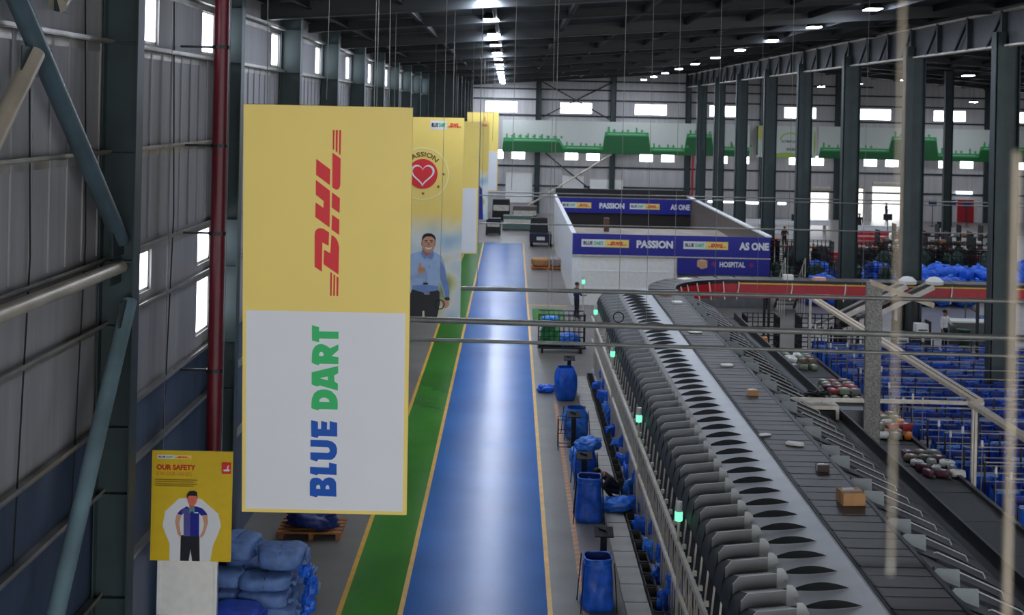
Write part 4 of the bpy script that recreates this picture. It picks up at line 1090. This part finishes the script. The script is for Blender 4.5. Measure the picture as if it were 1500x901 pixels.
m = MB(); m.bar((2.75, 0, 2.72), (2.75, 0, 1.0), .05, .05); m.bar((-2.0, 0, 2.68), (-2.0, 0, 0), .05, .05); m.build('support', dark, t)
t = thing('control_cabinet', 'grey control cabinet under the level bar of the gantry', 'cabinet', (9.2, 30.5, 1.0))
m = MB(); m.box(-.45, .55, -.2, .2, .0, 1.35); m.build('body', M('cabinet_grey', (92, 96, 98), .5, var=.1), t)
m = MB(); m.box(-.42, .52, -.215, -.2, .03, 1.32); m.build('door', M('cabinet_door', (104, 108, 110), .5, var=.1), t); m = MB(); m.box(.42, .47, -.24, -.215, .6, .8); m.build('handle', black, t)
t = thing('cable_box', 'open frame box with a tangle of cables on top, left of the grey cabinet', 'box', (8.1, 30.2, 0))
m = MB()
for x in (-.42, .42): m.box(x-.04, x+.04, -.3, .3, 0, 2.45)
m.box(-.46, .46, -.3, .3, 2.45, 2.55); m.box(-.4, .4, .25, .3, .9, 2.45); m.build('frame', galv, t)
m = MB(); m.box(-.38, .38, -.25, .25, .9, 2.4); m.build('inside', black, t)
m = MB(); rr = random.Random(3); m.tube([(rr.uniform(-.4, .4), rr.uniform(-.2, .2), 2.58+rr.uniform(0, .3)) for _ in range(26)], .022, 5); m.build('cable_tangle', black, t, True)

# ------------------------------------------------------------------ things under and behind the loop
def wirecage(x, y, w_, d, h, lab, z=0., grp=None):
    t = thing('wire_cage', lab, 'cage', (x, y, z), 0, grp)
    for (a, b, nm) in (((-w_/2, -d/2), (w_/2, -d/2), 'front_mesh'), ((-w_/2, d/2), (w_/2, d/2), 'back_mesh'), ((-w_/2, -d/2), (-w_/2, d/2), 'side_mesh'), ((w_/2, -d/2), (w_/2, d/2), 'side_mesh')):
        m = MB()
        for i in range(7): f = i/6; m.tube([(a[0]+(b[0]-a[0])*f, a[1]+(b[1]-a[1])*f, .1), (a[0]+(b[0]-a[0])*f, a[1]+(b[1]-a[1])*f, h)], .02, 5)
        for i in range(6): z_ = .1+(h-.1)*i/5; m.tube([(a[0], a[1], z_), (b[0], b[1], z_)], .02, 5)
        m.build(nm, black, t)
    m = MB(); m.box(-w_/2, w_/2, -d/2, d/2, .06, .12); m.box(-w_/2, -w_/2+.1, -d/2, d/2, 0, .06); m.box(w_/2-.1, w_/2, -d/2, d/2, 0, .06); m.build('deck', dark, t)
    return t
for i, (x, y, w_, h, lab) in enumerate([(10.2, 47, 1.3, 1.9, 'dark wire cage under the left end of the loop'), (12.4, 46.5, 1.6, 2.0, 'dark wire cage with white packets under the loop'), (14.4, 47.5, 1.4, 1.9, 'dark wire cage under the loop beside the bag racks')]):
    wirecage(x, y, w_, 1.0, h, lab)
for i in range(12): small_parcel(12.4+R.uniform(-.5, .5), 46.5+R.uniform(-.3, .3), .12+.16*(i//3), .3, 1, 'white packet inside the dark wire cage under the loop', 'white packets in the dark wire cage')
t = thing('crate', 'pale grey plastic crate under the bend of the loop', 'crate', (9.2, 45.6, .9)); m = MB(); m.box(-.38, .38, -.3, .3, 0, .42, None, (1.06, 1.06)); m.build('body', prow, t); m = MB(); m.box(-.43, .43, -.34, .34, .38, .45); m.build('rim', galv, t)
t = thing('work_table', 'dark work table under the bend of the loop', 'table', (9.3, 45.6, 0)); m = MB(); m.box(-1.2, 1.2, -.5, .5, .84, .9); m.build('top', dark, t)
for x in (-1.1, 1.1):
    for y in (-.4, .4): m = MB(); m.box(x-.03, x+.03, y-.03, y+.03, 0, .84); m.build('leg', dark, t)
crumple(9.9, 44.6, .6, .4, .25, 'bright blue sheet lying right of the sorter bend', 101, bluebag2, .0)
parcel(8.6, 45.6, .9, .5, .4, .35, cardb, 'brown carton on the dark table under the loop', 'carton', .2); parcel(9.95, 45.5, .9, .36, .3, .4, proo, 'orange carton on the dark table under the loop', 'carton', .1)
# inclined feeders and desk
for i, (x, lab) in enumerate([(14.7, 'inclined grey feeder belt with a pale hood, left one'), (15.8, 'inclined grey feeder belt with a pale hood, right one')]):
    t = thing('feeder_belt', lab, 'conveyor', (x, 46.5, 0), 0)
    m = MB(); m.bar((-2.2, .9, 1.3), (1.4, .9, 3.15), .7, .12); m.build('belt', dark, t)
    for s in (-.38, .38): m = MB(); m.bar((-2.2, .9+s, 1.34), (1.4, .9+s, 3.19), .05, .2); m.build('side_rail', galv, t)
    m = MB(); m.lathe([(.02, 0), (.34, .05), (.36, .18), (.2, .32), (.02, .36)], 14); o = m.build('hood', prow, t, 'auto'); o.location = (1.55, .9, 3.2)
    for xx in (-1.6, .9): m = MB(); m.box(xx-.04, xx+.04, .6, .68, 0, 1.65+.5*(xx+1.6)); m.build('leg', dark, t)
t = thing('printer_rack', 'black rack carrying a column of white printers', 'rack', (15.95, 46.6, 0))
m = MB()
for z in (.02, .5, .95, 1.4): m.box(-.5, .9, -.3, .3, z, z+.04)
for x in (-.5, .86): m.box(x, x+.05, -.3, .3, 0, 1.9)
m.build('frame', black, t)
pr0 = None
for i, (x, z, lab) in enumerate([(-.2, .06, 'white printer at the bottom of the black rack'), (-.2, .54, 'white printer in the middle of the black rack'), (-.2, .99, 'white printer near the top of the black rack'), (.5, .54, 'second white printer in the middle of the black rack'), (.6, 1.44, 'white printer on top of the black rack')]):
    p = thing('printer', lab, 'printer', (15.95+x, 46.6, z), 0, 'white printers on the black rack'); m = MB(); m.box(-.25, .25, -.22, .22, 0, .34, None, (.96, .9)); m.build('case', prow, p); m = MB(); m.box(-.18, .18, -.225, -.2, .08, .13); m.build('paper_slot', black, p)
t = thing('desk', 'grey desk with a bright top edge beside the person in white', 'desk', (20.5, 51.9, 0)); m = MB(); m.box(-1.0, 1.0, -.4, .4, .98, 1.04); m.build('top', prow, t); m = MB(); m.box(-.95, .95, -.38, .38, 0, .98); m.build('body', M('desk_grey', (96, 100, 98), .6), t)
for x, lab in ((19.95, 'green bin standing left in front of the grey desk'), (22.15, 'left green bin under the tangled nets'), (22.95, 'right green bin under the tangled nets')):
    t = thing('green_bin', lab, 'bin', (x, 54.2 if x > 21.5 else 50.9, 0)); m = MB(); m.lathe([(.24, 0), (.3, .75), (.31, .8), (.27, .8), (.22, .1)], 18); m.build('body', gbin, t, 'auto'); m = MB(); m.tube([(.31*math.cos(a*PI/9), .31*math.sin(a*PI/9), .8) for a in range(19)], .02, 6); m.build('rim', gbin, t, True)
for x, lab in ((21.7, 'tangle of olive netting hanging above the left green bin'), (23.5, 'tangle of olive netting hanging above the right green bin')):
    m = MB(); rr = random.Random(int(x*10))
    m.tube([(rr.gauss(0, .4), rr.gauss(0, .3), 1.7+rr.gauss(0, .28)) for _ in range(90)], .025, 4)
    m.tube([(0, 0, 0.0), (0, 0, 1.5)], .03, 6)
    o = m.build('net_tangle', olive, None, True); o.location = (x, 55.2, 0); tag(o, lab, 'netting')
crumple(21.75, 53.6, .28, .25, .45, 'dark blue bag standing between the desk and the green bins', 110, bluebag)

# heaps of blue sacks behind the loop
hs = None
def heapsack(x, y, z, s, grp, lab):
    global hs
    if hs is None:
        t = thing('heap_sack', lab, 'sack', (x, y, z), 0, grp)
        b = MB(); b.blob((0, 0, .42), .62, .5, .42, None, .7, .09, 5, 22, 13, 3.5); b.build('body', bluebag, t, True)
        b = MB(); b.blob((.1, 0, .88), .14, .12, .1, None, .8, .2, 6, 10, 6); b.build('tied_top', bluebag2, t, True)
        t.scale = (s, s, s); hs = t; return t
    return dup(hs, (x, y, z), R.uniform(0, 6), lab, grp, None, (s*R.uniform(.8, 1.2), s, s*R.uniform(.8, 1.1)))
for cx_, cy_, n, rx, ry, top, nm in ((26.3, 67.5, 46, 3.9, 1.7, 1.3, 'long heap behind the right end of the loop'), (21.4, 69.5, 14, 2.2, 1.2, .9, 'heap under the red crates'), (18.4, 69.5, 10, 1.5, 1.2, .8, 'heap beside the third column'), (17.2, 62, 12, 2.0, 1.2, .8, 'heap behind the loop near the hospital stair'), (22.6, 62.5, 12, 2.3, 1.2, .8, 'heap between the second and third columns'), (32.6, 71, 24, 2.4, 1.7, 2.1, 'heap at the far right edge')):
    lay = 0; z = 0.
    while z <= top+.05:
        nx_ = max(1, int(2*(rx-.55*lay)/1.12)); ny_ = max(1, int(2*(ry-.45*lay)/.95))
        for a in range(nx_):
            for b in range(ny_):
                if R.random() < .1: continue
                heapsack(cx_+(a-(nx_-1)/2)*1.12+R.uniform(-.05, .05), cy_+(b-(ny_-1)/2)*.95+R.uniform(-.05, .05), z+R.uniform(0, .04), R.uniform(.86, .98), 'blue sacks in the '+nm, 'stuffed blue sack in the '+nm)
        lay += 1; z += .68
# dark racks of parcels between the far columns
for j, (x0, y, n, nm) in enumerate([(24.3, 77, 9, 'nearest'), (25.6, 81, 9, 'middle'), (28.4, 86, 9, 'farthest')]):
    t = thing('parcel_rack', 'black shelf rack crowded with parcels between the columns, %s one' % nm, 'rack', (x0, y, 0))
    for z in (.1, .7, 1.3): m = MB(); m.box(0, n*.8, -.4, .4, z, z+.04); m.build('shelf', black, t)
    for k in range(n//2+1): m = MB(); m.box(1.6*k-.03, 1.6*k+.03, -.42, .42, 0, 2.2); m.build('post', black, t)
    for z in (.14, .74, 1.34):
        for k in range(n*2):
            if R.random() < .8: small_parcel(x0+.2+.4*k, y+R.uniform(-.2, .2), z, R.uniform(.26, .42), R.choice((0, 1, 2, 3, 5, 7, 5, 2)), 'packet on the %s black shelf rack between the columns' % nm, 'packets on the %s black shelf rack' % nm)
for i, (x, y) in enumerate([(15.5, 66), (17.5, 66.2), (19.6, 66.4), (21.5, 66.5), (23.6, 73), (25.8, 73.2), (28, 73.4), (30.2, 73.6)]):
    wirecage(x, y, 1.7, 1.1, 1.75, 'dark wire cage standing in the line behind the loop', 0, 'dark wire cages behind the loop')
    crumple(x, y, .62, .36, .75, 'dark green sheet inside a wire cage behind the loop', 120+i, M('bottle_green', (26, 52, 40), .5, var=.4, bump=.3), .12, 'sheets inside the wire cages')
for i in range(7):
    x = 16.2+1.95*i+(1.2 if i > 2 else 0); y = 75.5
    wirecage(x, y, 1.6, 1.0, 1.9, 'dark wire cage standing in the second line behind the loop', 0, 'dark wire cages in the second line')
    crumple(x, y, .6, .34, .8, 'black sheet inside a wire cage of the second line', 140+i, M('black_sheet', (24, 26, 30), .5, var=.4, bump=.3), .12, 'black sheets inside the second cages')
    for k in range(5): small_parcel(x-.6+.28*k, y, 1.42, .3, R.choice((0, 1, 3, 7, 2)), 'packet on top of a cage in the second line', 'packets on top of the second cages')
for i in range(26):
    x = 15.2+.55*i; y = 64.2+R.uniform(-.3, .3)
    small_parcel(x, y, .02, R.uniform(.5, .75), R.choice((0, 2, 5, 4, 7, 4)), 'large packet on the floor in the line just behind the loop', 'large packets on the floor behind the loop')
# red crates, white tables, roll of red
cr0 = None
for x0, y, n, lv, nm in ((24.5, 84.5, 5, 5, 'tall red stack behind the second column'), (18.6, 88, 3, 2, 'low red stack behind the hospital stair'), (21.2, 80, 3, 2, 'low red stack left of the third column'), (30.6, 92, 4, 2, 'red row beside the dock doors')):
    for l in range(lv):
        for k in range(n):
            if cr0 is None:
                c = thing('red_crate', '', 'crate'); m = MB(); m.box(-.29, .29, -.25, .25, 0, .2, None, (1.04, 1.04)); m.build('body', redb, c); m = MB(); m.box(-.31, .31, -.27, .27, .2, .25); m.build('rim', M('red_rim', (224, 92, 98), .5), c); cr0 = c
            else: c = dup(cr0)
            c.location = (x0+.66*k, y-.12*l*0, .0+.36*l if lv > 2 else .1+.34*l); c['label'] = 'red plastic crate in the '+nm; c['group'] = 'red crates in the '+nm
    if lv >= 2:
        t = thing('crate_shelf', 'pale shelf frame of the '+nm, 'shelf', (x0, y, 0))
        for l in range(lv): m = MB(); m.box(-.4, .66*n-.3, -.3, .3, (.36*l if lv > 2 else .1+.34*l)-.03, (.36*l if lv > 2 else .1+.34*l)-.005); m.build('shelf', galv, t)
        for x in (-.4, .66*n-.33): m = MB(); m.box(x, x+.05, .22, .3, 0, .36*lv); m.build('post', galv, t)
for x0, x1, y, lab in ((20.2, 27.6, 101, 'long white table conveyor before the left dock door'), (28.2, 33.2, 97, 'white table conveyor between the dock doors'), (18, 24, 93.5, 'low pale conveyor behind the hospital stair')):
    t = thing('white_conveyor', lab, 'conveyor', (x0, y, 0)); m = MB(); m.box(0, x1-x0, -.5, .5, .55, .9); m.build('side_panel', white, t); m = MB(); m.box(0, x1-x0, -.42, .42, .9, .94); m.build('belt', M('pale_belt', (170, 170, 172), .5), t)
    for k in range(4): x = .3+(x1-x0-.6)*k/3; m = MB(); m.box(x-.05, x+.05, -.4, .4, 0, .55); m.build('leg', galv, t)
for i, (x, y, z, lab) in enumerate([(22.6, 92, 1.7, 'dark screen on a post by the standing man in maroon'), (31.0, 95.5, 1.6, 'dark screen on a post before the middle dock door'), (33.4, 90, 1.55, 'dark screen on a post right of the red stack'), (39.2, 108, 1.9, 'blue screen on a post right of the big dock door'), (41, 108, 2.0, 'second blue screen on a post right of the big dock door'), (42.4, 108, 1.9, 'blue screen on a post left of the red door')]):
    t = thing('screen_post', lab, 'screen', (x, y, 0)); m = MB(); m.tube([(0, 0, 0), (0, 0, z)], .04, 8); m.build('pole', dark, t); m = MB(); m.box(-.36, .36, -.06, .06, z, z+.5); m.build('screen', sblack if i < 3 else fcl[2], t); m = MB(); m.box(-.25, .25, -.2, .2, 0, .04); m.build('foot', dark, t)
t = thing('tube_lamp', 'bright tube lamp over the red door on the far wall', 'lamp', (44.0, FAR-.2, 2.75)); m = MB(); m.box(-.72, .72, -.1, .1, 0, .28); m.build('tube', M('tube_lit', (215, 240, 255), .4, var=0, emit=3), t); m = MB(); m.box(-.78, .78, -.12, .2, .28, .34); m.build('fitting', galv, t)
# left far machinery
t = thing('tug', 'dark blue tow tractor standing by the white office wall', 'vehicle', (2.3, 86, 0))
m = MB(); m.box(-.9, .7, -1, 1, .3, .95); m.build('body', M('tug_blue', (30, 36, 60), .5), t); m = MB(); m.box(-.9, .5, .2, 1, .95, 2.0, None, (.85, .85)); m.build('cab', sblack, t)
m = MB(); m.box(-.4, .2, -1.02, -1.0, .5, .75); m.build('plate', prow, t)
for x in (-.75, .6):
    for y in (-.65, .65): m = MB(); m.tube([(x-.1, y, .3), (x+.1, y, .3)], .3, 16); m.build('wheel', black, t, 'auto')
for i, (x, y, z, a, b, c, m_, lab) in enumerate([(1.9, 73.4, .14, 1.1, .9, .55, cardb, 'brown wrapped load on the orange pallet, left one'), (2.9, 73.5, .14, .8, .9, .6, M('load_grey', (150, 140, 140), .5, var=.3, bump=.4), 'pale wrapped load on the orange pallet, right one')]):
    b_ = MB(); b_.blob((0, 0, c/2), a/2, b/2, c/2, None, .5, .05, i+5, 18, 11); o = b_.build('wrapped_load', m_, None, True); o.location = (x, y, z); tag(o, lab, 'load')
t = thing('orange_pallet', 'orange pallet beside the white office wall', 'pallet', (2.3, 73.4, 0)); m = MB()
for k in range(5): m.box(-1.0, 1.1, -.5+.22*k, -.36+.22*k, .1, .14)
for x in (-.95, 0, .95): m.box(x, x+.1, -.5, .52, 0, .1)
m.build('deck', proo, t)
for i, (x, y, a, b, h, m_, lab) in enumerate([(-.9, 104, 1.6, 1.2, 2.0, dark, 'dark machine block at the end of the lane, left'), (1.2, 103, 2.2, 1.4, 1.5, M('machine_brown', (90, 82, 78), .6), 'brown grey machine block at the end of the lane, right'), (.6, 97, 2.6, 1.2, 1.2, M('machine_green', (84, 108, 100), .6), 'grey green machine at the end of the lane'), (-1.4, 93, 1.2, 1.0, 1.3, sblack, 'black box at the end of the green walkway')]):
    t = thing('machine', lab, 'machine', (x, y, 0)); m = MB(); m.box(-a/2, a/2, -b/2, b/2, .1, h, None, (.95, .9)); m.build('housing', m_, t); m = MB(); m.box(-a/2+.1, a/2-.1, -b/2-.02, -b/2+.05, h*.5, h*.75); m.build('panel', galv, t)
    m = MB(); m.box(-a/2, -a/2+.15, -b/2, b/2, 0, .1); m.build('foot', black, t); m = MB(); m.box(a/2-.15, a/2, -b/2, b/2, 0, .1); m.build('foot', black, t)
for i, (x0, x1, z0, z1, lab) in enumerate([(-.6, 2.0, 1.0, 3.9, 'white panel on the far wall left of the end column'), (4.9, 7.0, 1.1, 3.7, 'white panel on the far wall behind the braces'), (7.6, 10.8, .9, 3.4, 'cream panel on the far wall right of the braces')]):
    t = thing('wall_panel', lab, 'panel', ((x0+x1)/2, FAR-.12, z0)); w_ = (x1-x0)/2; m = MB(); m.box(-w_, w_, 0, .03, 0, z1-z0); m.build('sheet', cream, t); m = MB(); m.box(-w_, w_, -.03, .03, z1-z0, z1-z0+.08); m.build('trim', galv, t)

# ------------------------------------------------------------------ people
def person(name_label, loc, rz, pose, shirt, trous, hm=hairm, sc=1.):
    """joint positions in metres, facing -Y"""
    J = {'pel': (0,0,.95), 'chest': (0,0,1.32), 'neck': (0,0,1.5), 'head': (0,-.02,1.62), 'crown': (0,0,1.75),
         'shl': (.19,0,1.43), 'ell': (.24,.02,1.14), 'wrl': (.24,-.08,.90), 'hal': (.24,-.1,.82), 'shr': (-.19,0,1.43), 'elr': (-.24,.02,1.14), 'wrr': (-.24,-.08,.90), 'har': (-.24,-.1,.82),
         'hil': (.1,0,.92), 'knl': (.11,-.02,.5), 'anl': (.11,.02,.09), 'tol': (.12,-.17,.035), 'hir': (-.1,0,.92), 'knr': (-.11,-.02,.5), 'anr': (-.11,.02,.09), 'tor': (-.12,-.17,.035)}
    J.update({k: v for k, v in pose.items() if k != 'look'})
    rad = {'pel': (.16,.11), 'chest': (.17,.12), 'neck': (.06,.06), 'head': (.085,.10), 'crown': (.07,.08), 'shl': (.075,.07), 'ell': (.048,.048), 'wrl': (.032,.032), 'hal': (.04,.022), 'hil': (.1,.095), 'knl': (.065,.065), 'anl': (.045,.045), 'tol': (.04,.03)}
    names = list(J); idx = {n: i for i, n in enumerate(names)}
    E_ = [('pel','chest'),('chest','neck'),('neck','head'),('head','crown'),('chest','shl'),('shl','ell'),('ell','wrl'),('wrl','hal'),('chest','shr'),('shr','elr'),('elr','wrr'),('wrr','har'),('pel','hil'),('hil','knl'),('knl','anl'),('anl','tol'),('pel','hir'),('hir','knr'),('knr','anr'),('anr','tor')]
    me = bpy.data.meshes.new('skel'); me.from_pydata([J[n] for n in names], [(idx[a], idx[b]) for a, b in E_], [])
    o = bpy.data.objects.new('skel', me); C.objects.link(o)
    sk = o.modifiers.new('s', 'SKIN'); su = o.modifiers.new('u', 'SUBSURF'); su.levels = 2; su.render_levels = 2
    for n in names:
        k = n if n in rad else n[:-1]+'l'
        me.skin_vertices[0].data[idx[n]].radius = rad[k]
    me.skin_vertices[0].data[idx['pel']].use_root = True
    dg = bpy.context.evaluated_depsgraph_get(); em = bpy.data.meshes.new_from_object(o.evaluated_get(dg))
    bpy.data.objects.remove(o)
    mb = MB(); mb.v = [tuple(v.co) for v in em.vertices]
    V = {n: Vector(J[n]) for n in names}
    seg = [(a, b, (V[a], V[b])) for a, b in E_]
    for p in em.polygons:
        c = p.center; best = None
        for a, b, (A, B) in seg:
            d = B-A; f = max(0, min(1, (c-A).dot(d)/d.length_squared)); q = (c-(A+d*f)).length
            if best is None or q < best[0]: best = (q, a, b, f)
        _, a, b, f = best
        if b in ('head', 'crown') or a == 'head' or (b == 'neck' and f > .85): m = skin
        elif b in ('hal', 'har') or (b in ('wrl', 'wrr') and f > .75): m = skin
        elif b in ('tol', 'tor') or (b in ('anl', 'anr') and f > .92): m = sblack
        elif b in ('hil', 'hir', 'knl', 'knr', 'anl', 'anr') or (b == 'chest' and f < .12): m = trous
        else: m = shirt
        mb.f.append(tuple(p.vertices)); mb.mi.append(mb.mat(m))
    # fingers and thumbs, and the nose, in the same mesh
    for s in 'lr':
        w_, h_ = V['wr'+s], V['ha'+s]; d = (h_-w_).normalized(); side = d.cross(Vector((0,0,1)) if abs(d.z) < .8 else Vector((0,1,0))).normalized(); nn = side.cross(d)
        for k, ln in enumerate((.07, .08, .075, .06)):
            b0 = h_+side*(.024-.016*k); mb.tube([b0-d*.01, b0+d*ln*.5+nn*.006, b0+d*ln+nn*.025], [.009, .008, .006], 6, skin)
        b0 = w_+d*.02+side*.03; mb.tube([b0, b0+d*.03+side*.022, b0+d*.06+side*.02+nn*.01], [.011, .01, .008], 6, skin)
    hd = V['head']; up = (V['crown']-V['neck']).normalized(); fw = (Vector(pose.get('look', (0,-1,0)))).normalized(); rt = up.cross(fw).normalized()
    mb.blob(tuple(hd+fw*.098-up*.005), .016, .02, .025, skin, .9, 0, 1, 8, 6)
    for s in (-1, 1): mb.blob(tuple(hd+fw*.085+rt*s*.035+up*.03), .012, .01, .008, sblack, 1, 0, 1, 8, 6); mb.blob(tuple(hd+rt*s*.088), .012, .02, .03, skin, 1, 0, 1, 8, 6)
    mb.blob(tuple(hd+fw*.088-up*.05), .024, .008, .007, M('lips', (130, 70, 62), .6), 1, 0, 1, 8, 6)
    p = mb.build('person', None, None, True); p.location = loc; p.rotation_euler = (0, 0, rz); p.scale = (sc, sc, sc)
    h = MB(); hc = hd+up*.065-fw*.02; h.blob(tuple(hc), .098, .108, .085, None, 1, .03, 3, 16, 10); h.build('hair', hm, p, True)
    return tag(p, name_label, 'person')
person('crouching person dressed in black bent over the bag beside the blue plastic heap', (2.72, 29.45, .1), -PI/2*.9, {
    'pel': (.0,.12,.30), 'chest': (0,-.10,.62), 'neck': (0,-.27,.72), 'head': (0,-.38,.76), 'crown': (0,-.47,.84), 'look': (0,-.9,-.4),
    'shl': (.2,-.14,.66), 'ell': (.26,-.3,.48), 'wrl': (.16,-.45,.52), 'hal': (.12,-.52,.53), 'shr': (-.2,-.14,.66), 'elr': (-.26,-.3,.48), 'wrr': (-.16,-.45,.52), 'har': (-.12,-.52,.53),
    'hil': (.1,.1,.30), 'knl': (.17,-.25,.42), 'anl': (.13,.05,.08), 'tol': (.14,-.12,.03), 'hir': (-.1,.1,.30), 'knr': (-.17,-.25,.42), 'anr': (-.13,.05,.08), 'tor': (-.14,-.12,.03)}, fcl[0], fcl[0])
person('person in dark clothes standing at the corner of the sorter by the white panels', (3.25, 56.0, 0), 2.0, {'elr': (-.25,-.1,1.15), 'wrr': (-.2,-.33,1.12), 'har': (-.18,-.4,1.13)}, fcl[2], fcl[3])
person('person in a white shirt standing among the printers beyond the bag racks', (18.85, 50.2, 0), .6, {'ell': (.26,-.1,1.15), 'wrl': (.2,-.33,1.1), 'hal': (.18,-.41,1.1)}, fcl[1], fcl[3])
person('person in maroon standing behind the white rail of the hospital office', (20.4, 86.5, 0), .2, {'ell': (.27,-.05,1.16), 'wrl': (.1,-.25,1.15), 'hal': (.03,-.3,1.16), 'elr': (-.27,-.05,1.16), 'wrr': (-.1,-.25,1.13), 'har': (-.03,-.3,1.13)}, fcl[4], fcl[0])
person('person in dark clothes standing beside the white table conveyor near the dock', (29.6, 98.6, 0), -.4, {}, fcl[0], fcl[3], hairm, 1.05)
person('person in blue standing in the bright dock door', (36.25, 112.2, 0), .9, {'wrr': (-.1,-.3,1.1), 'har': (-.06,-.38,1.12)}, fcl[2], fcl[2], hairm, 1.03)

# ------------------------------------------------------------------ cables, conduits and hanging wires
def conduit(y, z0, z1, r, x0, x1, lab):
    t = thing('cable_conduit', lab, 'conduit', (x0, y, z0))
    m = MB(); m.tube([(0, 0, 0), (x1-x0, 0, z1-z0)], r, 10); m.build('pipe', cablem, t, 'auto')
    for f in (.02, .99):
        x = x0+(x1-x0)*f; m = MB(); m.tube([(x-x0, 0, (z1-z0)*f), (x-x0, 0, roofz(x)-z0-.02)], .008, 5); m.build('drop_wire', cablem, t)
conduit(22.0, 6.0, 5.83, .058, -3.0, 15, 'thick grey cable stretched level across the hall, middle of the three')
conduit(22.4, 5.54, 5.42, .036, -3.0, 15, 'thin grey cable stretched level across the hall, lowest of the three')
conduit(24.0, 6.29, 6.25, .045, -1.0, 15.4, 'grey cable stretched level across the hall, topmost of the three')
for y, z, r, lab in ((52, 4.9, .03, 'thin far cable crossing above the roll cage'), (58, 5.7, .03, 'thin far cable crossing over the white office front'), (66, 5.3, .035, 'thin far cable crossing behind the nearer blue sign')):
    conduit(y, z, z, r, -2.2, 34, lab)
for i, (px_, y, z0, ring) in enumerate([(.0, 16, 8.9, 0), (-1.2, 20, 6.7, 1), (-.45, 26, 9.3, 0), (.7, 21, 6.4, 0), (.62, 17, 7.2, 0), (1.7, 18, 6.9, 1), (2.6, 22, 6.0, 0), (3.4, 24, 5.9, 0), (4.6, 26, 5.8, 0), (5.5, 23, 6.3, 0), (6.4, 30, 5.5, 0), (-2.9, 18, 10.1, 0), (7.6, 25, 6.4, 0)]):
    t = thing('hanging_wire', 'thin pale wire hanging from the roof' if not ring else ('thin wire with a small ring hanging near the PASSION board' if px_ < 0 else 'thin wire with a small ring hanging in front of the sorter belt'), 'wire', (px_, y, z0), 0, 'thin wires hanging from the roof')
    m = MB(); m.tube([(0, 0, 0), (.02, 0, roofz(px_)-z0-.02)], .0045, 5); m.build('wire', cablem, t)
    if ring: m = MB(); m.tube([(.08*math.sin(a*PI/8), 0, -.08+.08*math.cos(a*PI/8)) for a in range(17)], .01, 6); m.build('ring', black, t, True)
# two slim posts close to the viewer
t = thing('slim_post', 'blurred slim beige post close to the viewer, reaching up from below at the right edge', 'post', (.651, 1.5, 0)); m = MB(); m.tube([(0, 0, .01), (.0, 0, 9.96)], .0034, 10); m.build('tube', beige, t); m = MB(); m.box(-.08, .08, -.08, .08, 0, .012); m.build('foot', galv, t)
t = thing('slim_post', 'blurred slim beige rod close to the viewer, hanging down from the roof', 'post', (.50, 1.5, 9.42)); m = MB(); m.tube([(0, 0, 0), (0, 0, roofz(.5)-9.43)], .0018, 10); m.build('tube', beige, t); m = MB(); m.tube([(0, 0, -.01), (0, 0, .01)], .0022, 10); m.build('end_cap', galv, t)
